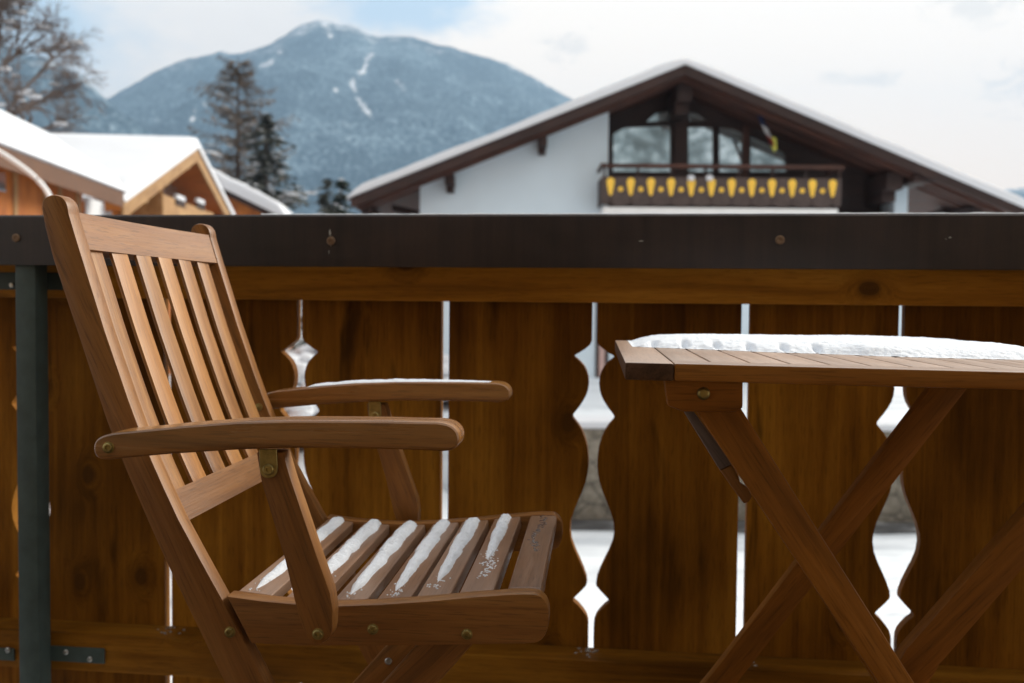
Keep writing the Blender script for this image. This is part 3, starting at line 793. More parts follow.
# ------------------------------------------------------------------ ground, road
G = -2.9                                   # street level below the balcony floor
TER = -1.25                                # garden behind the stone wall
WX = at(478, 450, 16.5).x                  # left end of the stone wall
def gz(x, y):
    if y >= 16.78: base = TER + .32 * max(0, min(1, (y - 17.2) / 5))
    else: base = G
    k = max(0, min(1, (WX + .4 - x) / 2.5)); k = k * k * (3 - 2 * k)
    if k > 0:
        s = max(0, min(1, (y - 9) / 9)); s = s * s * (3 - 2 * s)
        base = base * (1 - k) + (G + (TER - G) * s) * k
    amp = .05 if y < 60 else .6
    d = .10 * nz(x, y, .45, 3) + .05 * nz(x, y, 1.3, 4) if y < 60 else .6 * nz(x, y, .01, 3)
    if 15.75 < y < 16.78: d *= .1
    if y < 15.75 and y > 15.2 : d += .05
    return base + d
ys = [-280, -120, -60, -30, -15, -5, 0] + [2 + .4 * i for i in range(34)] + [15.7, 15.76, 16.2, 16.6, 16.76, 16.8] + [17.2 + .6 * i for i in range(40)] + [42, 46, 52, 60, 80, 120, 200, 350, 600, 900, 1400, 2500, 3560]
xs = [-2560, -1500, -800, -400, -200, -120, -80, -60, -48, -40] + [-34 + .7 * i for i in range(95)] + [36, 42, 50, 70, 120, 250, 500, 1000, 2000, 2560]
bm = new(); vs = [[bm.verts.new((x, y, gz(x, y))) for x in xs] for y in ys]
for j in range(len(ys) - 1):
    for i in range(len(xs) - 1): bm.faces.new((vs[j][i], vs[j][i + 1], vs[j + 1][i + 1], vs[j + 1][i]))
link('ground', bm, M_ground, kind='structure', angle=60)
bm = new(); add_box(bm, WX - .5, 20, 15.78, 16.52, G - .1, G + .055, .01); link('road', bm, M_road, kind='structure')

# stone wall with a snow cap
bm = new(); x = WX
pts = [(WX, 16.5, G - .1), (20, 16.5, G - .1), (20, 16.5, -1.32), (WX, 16.5, -1.32)]
add_prism(bm, pts, (0, .5, 0), .03, 2)
link('garden_wall', bm, M_stone, label='rough grey stone garden wall seen through the gaps in the railing', cat='wall')
bm = new(); n = 90; sec = []
for k in range(n + 1):
    x = WX - .03 + (20 - WX) * k / n; t_ = .13 + .04 * nz(x, 1, .7, 5)
    sec.append([bm.verts.new((x, y, z)) for y, z in ((16.46 + .02 * nz(x, 2, 2), -1.315), (16.44 + .03 * nz(x, 3, 2), -1.28 + t_ * .5), (16.55, -1.31 + t_), (16.95, -1.3 + t_), (17.04, -1.315))])
for a, b in zip(sec[:-1], sec[1:]):
    for i in range(4): bm.faces.new((a[i], b[i], b[i + 1], a[i + 1]))
bmesh.ops.recalc_face_normals(bm, faces=bm.faces)
link('wall_snow', bm, M_snow_far, label='snow lying along the top of the stone garden wall', cat='snow')

# ------------------------------------------------------------------ the big chalet across the street
D0, D1 = 23.0, 21.9
xr = at(685, 60, D1).x
def zz(px, py, D): return at(px, py, D).z
def xx(px, py, D): return at(px, py, D).x
zap = zz(685, 66, D1)                       # top of the roof slab at the ridge, front verge
xl = xx(351, 199, D1); zl = zz(351, 199, D1)
slope = (zap - zl) / (xr - xl); half = xr - xl; halfR = half + .45
def roof_z(x): return zap - slope * abs(x - xr)
ROOF_T = .16; DEP = 13
chal = empty('chalet', (xr, D0, TER), label='big white and dark brown chalet with snowy gable roof and a carved balcony', cat='house')
def cl(name, bm, mat, grain=None, parent=None, **kw):
    for v in bm.verts: v.co -= Vector((xr, D0, TER))
    return link(name, bm, mat, parent or chal, grain=grain, **kw)
bm = new()
sec = [(xr - half, zl), (xr, zap), (xr + halfR, zl - .45 * slope), (xr + halfR, zl - .45 * slope - ROOF_T), (xr, zap - ROOF_T), (xr - half, zl - ROOF_T)]
add_prism(bm, [(x, D1, z) for x, z in sec], (0, DEP, 0), .01, 1)
roof = cl('roof', bm, M_soffit, (0, 1, 0))
for s in (-1, 1):
    bm = new(); pts = [(xr + .002 * s, zap + .02), (xr + s * (half if s < 0 else halfR), roof_z(xr + s * (half if s < 0 else halfR)) + .02), (xr + s * (half if s < 0 else halfR), roof_z(xr + s * (half if s < 0 else halfR)) - .20), (xr + .002 * s, zap - .20)]
    add_prism(bm, [(x, D1 - .055, z) for x, z in pts], (0, .05, 0), .006, 1); cl('verge_board', bm, M_dkwood, (1, 0, -slope * s), roof)
    bm = new(); pts = [(xr + .002 * s, zap - .15), (xr + s * (half - .1), zl - .15 + slope * .1), (xr + s * (half - .1), zl - .25 + slope * .1), (xr + .002 * s, zap - .25)]
    add_prism(bm, [(x, D1 + .30, z) for x, z in pts], (0, .14, 0), .006, 1); cl('rafter', bm, M_soffit, (1, 0, -slope * s), roof)
    for q in (.75, 1.15):
        bm = new(); add_prism(bm, [(x, D1 + q, z - .01) for x, z in [(xr + .002 * s, zap - .15), (xr + s * (half - .1), zl - .15 + slope * .1), (xr + s * (half - .1), zl - .20 + slope * .1), (xr + .002 * s, zap - .20)]], (0, .1, 0), .006, 1)
        cl('rafter', bm, M_soffit, (1, 0, -slope * s), roof)
# snow on the roof
bm = new(); n = 90; secs = []
TS = .20
def snow_sec(y, edge):
    out = []
    top = []
    for k in range(n + 1):
        x = xr - half - .10 + (half + halfR + .2) * k / n
        e = min(1, min(k, n - k) / 2.2) ** .5
        tz = TS * e * (1 + .16 * nz(x, y, .8, 6) + .07 * nz(x, y, 2.7, 6)) * edge
        if abs(x - xr) < .5: tz -= .05 * (1 - abs(x - xr) / .5)
        top.append((x, y, roof_z(x) + tz + .03))
    bot_ = [(xr + halfR + .08, y, roof_z(xr + halfR + .08) + .005), (xr, y, zap + .024), (xr - half - .08, y, zl + .005)]
    return top + bot_
rows = []
for y, e, in ((D1 - .10, .55), (D1 - .08, .85), (D1, 1.0), (D1 + .3, 1.04), (D1 + 2, 1.05), (D1 + 6, 1.05), (D1 + DEP - .2, 1.05), (D1 + DEP, .4)):
    rows.append([bm.verts.new(p) for p in snow_sec(y, e)])
for a, b in zip(rows[:-1], rows[1:]):
    for i in range(len(a)): bm.faces.new((a[i], a[(i + 1) % len(a)], b[(i + 1) % len(a)], b[i]))
bm.faces.new(rows[0][::-1]); bm.faces.new(rows[-1])
bmesh.ops.recalc_face_normals(bm, faces=bm.faces)
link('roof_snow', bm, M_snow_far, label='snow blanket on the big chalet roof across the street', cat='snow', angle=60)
# walls
xa, xb, xc, xd = xx(420, 200, D0), xx(608, 170, D0), xx(895, 190, D0), xx(908, 190, D0)
zs = zz(722, 215, D0)                     # balcony floor level
bm = new(); T0 = TER - .3
add_prism(bm, [(xa, D0, T0), (xd, D0, T0), (xd, D0, zs), (xb, D0, zs), (xb, D0, roof_z(xb) - ROOF_T - .003), (xa, D0, roof_z(xa) - ROOF_T - .003)], (0, .35, 0), 0)
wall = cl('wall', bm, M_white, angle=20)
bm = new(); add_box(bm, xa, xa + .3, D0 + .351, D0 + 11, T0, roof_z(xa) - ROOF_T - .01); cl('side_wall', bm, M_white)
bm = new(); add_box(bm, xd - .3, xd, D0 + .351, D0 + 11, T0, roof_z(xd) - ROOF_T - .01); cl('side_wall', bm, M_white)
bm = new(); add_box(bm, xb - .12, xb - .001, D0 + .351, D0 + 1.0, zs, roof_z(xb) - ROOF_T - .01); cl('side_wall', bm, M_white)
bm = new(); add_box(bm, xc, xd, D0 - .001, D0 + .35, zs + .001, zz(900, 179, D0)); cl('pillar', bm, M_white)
bm = new(); add_box(bm, xc + .05, xd + .25, D1 + .1, D0 + 1.5, zz(900, 179, D0) - .02, roof_z(xd + .25) - ROOF_T - .01, .02); cl('purlin', bm, M_dkwood, (0, 1, 0))
# recessed timber wall with the windows
DR = D0 + .8
bm = new()
add_prism(bm, [(xb, DR, zs + .01), (xd - .31, DR, zs + .01), (xd - .31, DR, roof_z(xd - .31) - ROOF_T - .004), (xr, DR, zap - ROOF_T - .004), (xb, DR, roof_z(xb) - ROOF_T - .004)], (0, .15, 0), 0)
cl('timber_wall', bm, M_dkwood, (1, 0, 0))
bm = new(); add_box(bm, xb, xd - .31, D0 + .351, DR - .001, zs - .2, zs); cl('loggia_floor', bm, M_dkwood, (1, 0, 0))
def window(pts, fw=.09, yoff=0):
    """outline in photo pixels on the timber wall; frame round it and one pane"""
    P_ = [at(x, y, DR - .02) for x, y in pts]
    c = sum(P_, Vector()) / len(P_); n = len(P_)
    bm = new()
    outer = [p + (p - c).normalized() * fw for p in P_]
    y0, y1 = DR - .07, DR - .002
    for i in range(n):
        j = (i + 1) % n
        q = [outer[i], outer[j], P_[j], P_[i]]
        vs0 = [bm.verts.new((p.x, y0, p.z)) for p in q]; vs1 = [bm.verts.new((p.x, y1, p.z)) for p in q]
        bm.faces.new(vs0)
        for k in range(4): bm.faces.new((vs0[k], vs0[(k + 1) % 4], vs1[(k + 1) % 4], vs1[k]))
    bmesh.ops.recalc_face_normals(bm, faces=bm.faces)
    f = cl('window', bm, M_dkwood, (1, 0, 0), smooth=False)
    bm = new(); a = [bm.verts.new((p.x, DR - .03, p.z)) for p in P_]; bm.faces.new(a)
    bmesh.ops.recalc_face_normals(bm, faces=bm.faces)
    if bm.faces[:][0].normal.y > 0: bmesh.ops.reverse_faces(bm, faces=bm.faces)
    cl('pane', bm, M_glass, None, f); return f
window([(613, 166), (613, 134), (624, 128), (671, 126), (671, 170), (613, 170)][0:1] + [(613, 134), (624, 128), (670, 126), (670, 172), (613, 172)])
window([(646, 122), (656, 113.5), (671, 112), (671, 121.5)], .05)
window([(688, 112.5), (696, 114), (707, 121.5), (688, 121.5)], .05)
window([(688, 127.5), (712.5, 127.5), (712.5, 172), (688, 172)], .07)
window([(719, 128), (733, 129.5), (742.5, 134), (742.5, 172), (719, 172)], .07)
window([(750, 136), (768, 145), (784, 154), (786, 172), (750, 172)], .07)
bm = new(); add_box(bm, xx(673.5, 150, DR), xx(686, 150, DR), DR - .16, DR - .072, zs + .02, roof_z(xr) - ROOF_T - .2); cl('post', bm, M_dkwood, (0, 0, 1))
bm = new(); add_box(bm, xx(745, 150, DR) - .08, xx(745, 150, DR) + .06, DR - .14, DR - .072, zs + .02, zz(745, 126, DR)); cl('post', bm, M_soffit, (0, 0, 1))
# roof beams
for (px, py, w_, h_) in ((680, 88, .34, .62), (542, 137, .20, .36), (451, 173, .20, .40), (885, 160, .36, .62), (966, 188, .22, .3), (370, 199, .22, .28)):
    c = at(px, py, D0); zt = roof_z(c.x) - ROOF_T - .005 - slope * w_ * .5
    bm = new(); add_box(bm, c.x - w_ / 2, c.x + w_ / 2, D1 + .45, D0 + 1.3, zt - h_ * .62, zt, .015)
    add_box(bm, c.x - w_ * .42, c.x + w_ * .42, D1 + .8, D0 + 1.3, zt - h_, zt - h_ * .62 + .002, .015)
    cl('purlin', bm, M_dkwood, (0, 1, 0), roof)
# eave braces seen under the overhanging ends
for s, (pa, pb) in ((-1, ((392, 204), (424, 212))), (1, ((985, 196), (930, 212)))):
    a, b = at(*pa, D0 + .8), at(*pb, D0 + .8); bm = new()
    add_prism(bm, [(a.x, a.y, a.z), (b.x, b.y, b.z), (b.x, b.y, b.z - .16), (a.x, a.y, a.z - .16)], (0, .16, 0), .01, 1); cl('brace', bm, M_dkwood, (1, 0, 0), roof)
# carved balcony
DB = D0 - .95
bx0, bx1 = xx(601.5, 190, DB), xx(841.5, 190, DB)
bz0, bz1 = zz(722, 206.5, DB), zz(722, 177.5, DB)
bm = new(); add_box(bm, bx0 + .05, bx1 - .05, DB + .05, D0 + .001 - .002, zz(722, 212, DB) - .05, zz(722, 207.6, DB), .01)
balc = cl('balcony', bm, M_whitepaint)
nb_ = 12; pb = (bx1 - bx0 - .16) / (nb_ - 1); cx = [bx0 + .08 + (xx(610.5, 190, DB) - bx0 - .08) + i * ((xx(832.5, 190, DB) - xx(610.5, 190, DB)) / 11) for i in range(12)]
# scalloped board front
out = [(bx0, bz1), (bx0, bz0 + .12)]
edges = [bx0] + cx + [bx1]
for a, b in zip(edges[:-1], edges[1:]):
    for k in range(1, 10):
        t_ = k / 10; x = a + (b - a) * t_
        e = min(t_, 1 - t_) * (b - a); r = .14
        z = bz0 + (0 if e > r else (r - math.sqrt(max(0, r * r - (r - e) ** 2))))
        out.append((x, z))
out += [(bx1, bz0 + .12), (bx1, bz1)]
bm = new(); add_prism(bm, [(x, DB, z) for x, z in out], (0, .03, 0), 0)
M_bal = plain('weathered_brown_boards', (.075, .056, .052), .8, 0, .2, .2, 9)
front = cl('board_front', bm, M_bal, None, balc, angle=20)
for x0_ in (bx0, bx1 - .03):
    bm = new(); add_box(bm, x0_, x0_ + .03, DB + .031, D0 - .002, bz0 + .03, bz1); cl('side_boards', bm, M_bal, None, balc)
bm = new(); add_box(bm, bx0 - .03, bx1 + .05, DB - .05, DB + .09, zz(722, 168.5, DB), zz(722, 164.5, DB), .008); cl('handrail', bm, M_soffit, (1, 0, 0), balc)
for s in (bx0 - .02, bx1 - .05):
    bm = new(); add_box(bm, s, s + .06, DB + .091, D0 - .002, zz(722, 168.5, DB), zz(722, 164.6, DB), .008); cl('handrail', bm, M_soffit, (0, 1, 0), balc)
for i in range(8):
    x = bx0 + .04 + i * (bx1 - bx0 - .1) / 7
    bm = new(); add_box(bm, x, x + .05, DB + .031, DB + .07, bz1 - .1, zz(722, 168.4, DB)); cl('baluster', bm, M_dkwood, (0, 0, 1), balc)
for x in cx:                                # yellow drops over the seams, dots between them
    bm = new(); zt = zz(x and 722, 178.6, DB) ; k = 16; hgt = zz(722, 178.6, DB) - zz(722, 196.6, DB); pts = []
    for a in range(k + 1):
        th_ = -.25 + (math.pi + .5) * a / k; pts.append((x + .088 * math.cos(th_), zt - .09 + .09 * math.sin(th_)))
    pts += [(x - .06, zt - hgt * .62), (x - .033, zt - hgt * .93), (x, zt - hgt), (x + .033, zt - hgt * .93), (x + .06, zt - hgt * .62)]
    add_prism(bm, [(a, DB - .012, b) for a, b in pts], (0, .011, 0), 0); cl('painted_drop', bm, M_yellow, None, front)
    bm = new(); add_box(bm, x - .012, x + .012, DB - .006, DB - .001, bz0 + .05, zt - hgt - .002); cl('seam', bm, M_dkwood, (0, 0, 1), front)
for a, b in zip(cx[:-1], cx[1:]):
    bm = new(); x = (a + b) / 2; z = zz(722, 190, DB)
    add_prism(bm, [(x + .055 * math.cos(2 * math.pi * q / 12), DB - .012, z + .055 * math.sin(2 * math.pi * q / 12)) for q in range(12)], (0, .011, 0), 0); cl('painted_dot', bm, M_yellow, None, front)
for px in (691, 709.5):
    c = at(px, 178, DB - .05); bm = new(); bmesh.ops.create_icosphere(bm, subdivisions=2, radius=.085, matrix=Matrix.Translation(c) @ Matrix.Diagonal((1, .8, .8, 1)))
    link('snow_clump', bm, M_snow_far, label='%s of two small white snow clumps stuck on the chalet balcony front' % ('left' if px < 700 else 'right'), cat='snow', group='snow clumps on the chalet balcony')
# lower storeys: windows and a door seen in slices through the railing
def lowwin(x0, x1, z0, z1, mat, door=False):
    bm = new(); 
    for (a, b, c_, d_) in ((x0 - .08, x0, z0 - .08, z1 + .08), (x1, x1 + .08, z0 - .08, z1 + .08), (x0, x1, z1, z1 + .08), (x0, x1, z0 - .08, z0)):
        add_box(bm, a, b, D0 - .04, D0 - .001, c_, d_)
    f = cl('door' if door else 'window', bm, M_dkwood, (0, 0, 1))
    bm = new(); add_box(bm, x0, x1, D0 - .02, D0 - .002, z0, z1); cl('leaf' if door else 'pane', bm, mat, None, f)
xdoor = xx(599, 340, D0)
lowwin(xdoor, xdoor + .14, TER + .3, TER + 2.1, plain('red_brown_door', (.52, .36, .33), .7), True)
for px in (470, 660, 800): lowwin(xx(px, 330, D0), xx(px, 330, D0) + 1.1, TER + 1.0, TER + 2.2, M_glass)
# flag hanging under the eave
fp = at(757, 112, D1 + .5)
flag = empty('flag', fp, label='small red, white and navy flag hanging under the chalet roof by the windows', cat='flag')
bm = new(); add_tube(bm, [Vector((0, 0, .02)), Vector((.35, -.02, -.75))], .012, 6); link('pole', bm, M_dkwood, flag, grain=(0, 0, 1))
def cloth(name, s0, s1, mat):
    bm = new(); g = []
    for i in range(7):
        k = s0 + (s1 - s0) * i / 6
        g.append([bm.verts.new((.01 + .34 * k + .16 * (j / 4) * (1 - .3 * k) - .04, -.03 + .03 * math.sin(j * 1.7 + k * 6), -.73 * k - .02 - .07 * (j / 4))) for j in range(5)])
    for i in range(6):
        for j in range(4): bm.faces.new((g[i][j], g[i][j + 1], g[i + 1][j + 1], g[i + 1][j]))
    bmesh.ops.solidify(bm, geom=bm.faces[:], thickness=.006)
    bmesh.ops.recalc_face_normals(bm, faces=bm.faces)
    link(name, bm, mat, flag)
cloth('navy_band', .05, .36, M_navy); cloth('white_band', .362, .66, M_wcl); cloth('red_band', .662, .95, M_red)
p = at(773.5, 144, D1 + .5); bm = new(); add_prism(bm, [(p.x - .10, p.y, p.z + .16), (p.x + .05, p.y, p.z + .14), (p.x + .08, p.y, p.z - .10), (p.x + .02, p.y, p.z - .18), (p.x - .05, p.y, p.z - .04)], (0, .02, 0), 0)
link('pennant', bm, M_ycl, label='small yellow-green pennant hanging below the flag at the chalet windows', cat='pennant')

# ------------------------------------------------------------------ timber houses on the left
def house_prism(root, F, A, depthv, thick, mat_roof, over=1.0):
    """gable roof from front eave point F over apex A to the mirrored back eave, swept along depthv"""
    B = Vector((2 * A.x - F.x, 2 * A.y - F.y, F.z))
    bm = new(); d = Vector((0, 0, -thick))
    add_prism(bm, [F, A, B, B + d, A + d, F + d], depthv, .01, 1)
    return bm, B
def snow_prism(F, A, B, depthv, thick):
    """snow slab over both slopes, with rounded, slightly uneven edges"""
    bm = new(); dn = depthv.normalized(); L_ = depthv.length; n = 24; rows = []
    for s, e in ((-.10, .5), (-.05, .85), (.15, 1), (L_ * .33, 1.05), (L_ * .66, 1.05), (L_ - .2, 1.05), (L_, .5)):
        row = []
        for k in range(n + 1):
            t_ = k / n * 2; p = F.lerp(A, t_) if t_ <= 1 else A.lerp(B, t_ - 1)
            if k == 0: p = p + (F - A).normalized() * .08
            if k == n: p = p + (B - A).normalized() * .08
            ed = min(1, min(k, n - k) / 1.3 + .25)
            row.append(bm.verts.new(p + dn * s + Vector((0, 0, .02 + thick * e * ed * (1 + .10 * nz(p.x * 3, p.y + s, .6, 7))))))
        row += [bm.verts.new(p + dn * s + Vector((0, 0, .004))) for p in (B, A, F)]
        rows.append(row)
    for a, b in zip(rows[:-1], rows[1:]):
        for i in range(len(a)): bm.faces.new((a[i], a[(i + 1) % len(a)], b[(i + 1) % len(a)], b[i]))
    bm.faces.new(rows[0][::-1]); bm.faces.new(rows[-1]); bmesh.ops.recalc_face_normals(bm, faces=bm.faces)
    return bm
def lk(root, name, bm, mat, grain=None, parent=None, **kw):
    o_ = Vector(root.location)
    for v in bm.verts: v.co -= o_
    return link(name, bm, mat, parent or root, grain=grain, **kw)
# house A: the nearer one, eave running away from us
Pf = at(122, 193, 18.6); Dn = 13.0
k = (EYE.z - 0)                             # near end of the same eave where the photo's edge cuts it
lo, hi = 8.0, 18.0
for _ in range(40):
    md = (lo + hi) / 2
    if at(0, 147, md).z > Pf.z: hi = md
    else: lo = md
Pn = at(0, 147, md)
dv = (Pn - Pf); dv.z = 0; dv = dv.normalized()
Rf = at(58, 151, 18.6 + .25)                # ridge at its far end
side = Vector((-dv.y, dv.x, 0)); side = side if side.x < 0 else -side
run = (Rf - Pf).dot(side); A_ = Pf + side * run; A_.z = Rf.z
hA = empty('timber_house', (A_.x, A_.y, TER), label='nearest brown timber house at the left edge with a thick snow-covered roof', cat='house', group='timber houses on the left')
dep = dv * 13
bm, B_ = house_prism(hA, Pf, A_, dep, .16, None)
M_roofw = M_pine
rA = lk(hA, 'roof', bm, M_pine, dv)
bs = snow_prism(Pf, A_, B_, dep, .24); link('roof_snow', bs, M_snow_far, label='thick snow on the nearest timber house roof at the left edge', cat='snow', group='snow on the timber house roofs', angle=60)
M_eave = plain('brown_eave_board', (.12, .06, .034), .6, 0, .3, .15, 3)
bm = new(); q = [Pf + Vector((0, 0, .01)) - side * .03, Pf + dep + Vector((0, 0, .01)) - side * .03]
add_prism(bm, [q[0], q[1], q[1] + Vector((0, 0, -.27)), q[0] + Vector((0, 0, -.27))], side * .03, 0); lk(hA, 'eave_board', bm, M_eave, None, rA)
bm = new(); s_ = side * .55; base = [Pf + s_ + dv * .5, Pf + s_ + dep, B_ - s_ + dep, B_ - s_ + dv * .5]
ztp = Pf.z + .55 * (A_.z - Pf.z) / max(run, .01) - .2
add_prism(bm, [(p.x, p.y, TER - .4) for p in base], (0, 0, ztp - TER + .4), 0)
wA = lk(hA, 'wall', bm, M_pine, (0, 0, 1))
# white shutterless window under the eave, boards and a white drain pipe
def wall_pt(px, py):                        # photo point on house A's wall plane
    return hit(px, py, Pf + s_ - side * .02, side)
a, b = wall_pt(86, 197), wall_pt(112, 212)
bm = new(); pw = [Vector((a.x, a.y, a.z)), Vector((b.x, b.y, a.z)), Vector((b.x, b.y, b.z - .3)), Vector((a.x, a.y, b.z - .3))]
add_prism(bm, pw, side * .018, 0); lk(hA, 'window', bm, M_curtain)
for px in (18, 47, 62, 80):
    a = wall_pt(px, 180); bm = new()
    add_prism(bm, [Vector((a.x, a.y, TER)), Vector((a.x, a.y, TER)) + dv * .16, Vector((a.x, a.y, ztp)) + dv * .16, Vector((a.x, a.y, ztp))], side * .018 if px != 47 else side * .018, 0); lk(hA, 'batten', bm, M_pine_pale, (0, 0, 1), wA)
for px0, px1, py0, py1 in ((-12, 6, 168, 192),):
    a, b = wall_pt(px0, py0), wall_pt(px1, py1); bm = new()
    add_prism(bm, [Vector((a.x, a.y, a.z)), Vector((b.x, b.y, a.z)), Vector((b.x, b.y, b.z)), Vector((a.x, a.y, b.z))], side * .016, 0); lk(hA, 'window', bm, M_glass)
pp = [at(-14, 144, 12.2), at(8, 157, 12.2), at(28, 171, 12.2), at(42, 184, 12.2), at(51, 198, 12.2), at(52, 212, 12.2), at(53, 330, 12.2)]
pts = smooth_poly(pp, 3); bm = new(); add_tube(bm, pts, .032, 10)
link('curved_pipe', bm, M_whitepaint, label='white curved pipe arching in front of the nearest timber house', cat='pipe', angle=70)
# house B: gable turned towards the right
F = at(121, 202, 19.3); A = at(195, 148, 25.0)
hB = empty('timber_house', (A.x - .5, A.y, TER), label='honey-coloured timber house with a pointed gable and small balcony, left of the conifers', cat='house', group='timber houses on the left')
vdir = Vector((A.x - F.x, A.y - F.y, 0)); rdir = Vector((-vdir.y, vdir.x, 0)).normalized()
if rdir.x > 0: rdir = -rdir
dep = rdir * 9.5
bm, B_ = house_prism(hB, F, A, dep, .18, None); rB = lk(hB, 'roof', bm, M_pine, rdir)
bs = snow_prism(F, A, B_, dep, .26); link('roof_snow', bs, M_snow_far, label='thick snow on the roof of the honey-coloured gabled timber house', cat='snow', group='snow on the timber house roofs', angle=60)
for E in (F, B_):
    bm = new(); add_prism(bm, [E + Vector((0, 0, .01)), A + Vector((0, 0, .01)), A + Vector((0, 0, -.33)), E + Vector((0, 0, -.33))], -rdir * .05, .004, 1); lk(hB, 'verge_board', bm, M_pine_pale, (A - E).normalized(), rB)
# gable wall set back under the verge, and the walls behind it
back = rdir * 1.0
vh = vdir.normalized(); hl = vdir.length
def gp(s, z, d=0): p = A + vh * s + back + rdir * d; return Vector((p.x, p.y, z))
sl = (A.z - F.z) / hl
w_ = hl - .7
bm = new(); add_prism(bm, [gp(-w_, TER - .4), gp(w_, TER - .4), gp(w_, A.z - sl * w_ - .19), gp(0, A.z - .19), gp(-w_, A.z - sl * w_ - .19)], rdir * 8, 0)
wB = lk(hB, 'wall', bm, M_pine, (0, 0, 1))
def gpx(px, py, d=0): return hit(px, py, gp(0, 0, d), rdir)
# dark recess of the loggia (a real opening is read as its shaded timber) and the balcony box in front of it
c0, c1 = gpx(163, 194, -.95), gpx(214, 205, -.95)
s0 = (c0 - A).dot(vh); s1 = (c1 - A).dot(vh)
bm = new(); zt_ = c0.z; add_prism(bm, [gp(s0, zt_ - 1.0, -.95), gp(s1, zt_ - 1.0, -.95), gp(s1, zt_, -.95), gp(s0, zt_, -.95)], rdir * .94, .02, 1)
bB = lk(hB, 'balcony', bm, M_pine_pale, vh)
for px, py in ((181, 203), (201, 206)):
    a = gpx(px, py, -.98); bm = new()
    s_a = (a - A).dot(vh)
    add_prism(bm, [gp(s_a - .42, a.z - .07, -.98), gp(s_a + .42, a.z - .07, -.98), gp(s_a + .42, a.z + .07, -.98), gp(s_a - .42, a.z + .07, -.98)], rdir * .028, 0); lk(hB, 'dark_slot_panel', bm, M_dkwood, vh, bB)  # solid slab; the slot's shade is put into its dark colour
    bm = new(); add_prism(bm, [gp(s_a - .38, a.z + .071, -.99), gp(s_a + .38, a.z + .071, -.99), gp(s_a + .34, a.z + .17, -.99), gp(s_a - .34, a.z + .17, -.99)], rdir * .08, 0)
    link('snow_patch', bm, M_snow_far, label='%s white snow patch on the small balcony of the gabled timber house' % ('left' if px < 190 else 'right'), cat='snow', group='snow patches on the timber balcony')
# post and beams of the gable
for px in (161,):
    a = gpx(px, 190, -.1); s_a = (a - A).dot(vh); bm = new()
    add_prism(bm, [gp(s_a - .1, TER, -.12), gp(s_a + .1, TER, -.12), gp(s_a + .1, A.z - sl * (abs(s_a) + .1) - .2, -.12), gp(s_a - .1, A.z - sl * (abs(s_a) + .1) - .2, -.12)], rdir * .11, 0); lk(hB, 'post', bm, M_pine_pale, (0, 0, 1), wB)
for s_a in (0.0, -hl * .62, hl * .62):
    bm = new(); zt_ = A.z - sl * abs(s_a) - .22
    add_prism(bm, [gp(s_a - .11, zt_ - .3, -.85), gp(s_a + .11, zt_ - .3, -.85), gp(s_a + .11, zt_ - .03, -.85), gp(s_a - .11, zt_ - .03, -.85)], rdir * .84, 0); lk(hB, 'purlin', bm, M_pine_pale, rdir, rB)
a = gpx(166, 178, -.02); s_a = (a - A).dot(vh); bm = new()
add_prism(bm, [gp(s_a - .2, c0.z - .9, -.02), gp(s_a + 1.5, c0.z - .9, -.02), gp(s_a + 1.5, c0.z + .75, -.02), gp(s_a - .2, c0.z + .75, -.02)], rdir * .019, 0); lk(hB, 'balcony_door', bm, M_glass, None, wB)
# house C: only the end of its snowy roof shows
A = at(206, 180, 36); F = at(284, 218, 36)
hC = empty('timber_house', (A.x, A.y, TER), label='low far house right of the pointed gable, only its snowy roof end showing', cat='house', group='timber houses on the left')
bm, B_ = house_prism(hC, F, A, Vector((-1.0, 8, 0)), .2, None); rC = lk(hC, 'roof', bm, M_dkwood, (0, 1, 0))
bs = snow_prism(F, A, B_, Vector((-1.0, 8, 0)), .5); link('roof_snow', bs, M_snow_far, label='snow on the low far roof right of the pointed gable', cat='snow', group='snow on the timber house roofs', angle=60)
bm = new(); hh = abs(F.x - A.x) - .5; sl2 = (A.z - F.z) / abs(F.x - A.x)
add_prism(bm, [(A.x - hh, A.y + .5, TER - .4), (A.x + hh, A.y + .5, TER - .4), (A.x + hh, A.y + .5, A.z - sl2 * hh - .21), (A.x, A.y + .5, A.z - .21), (A.x - hh, A.y + .5, A.z - sl2 * hh - .21)], (-.8, 7, 0), 0); lk(hC, 'wall', bm, M_pine, (0, 0, 1))

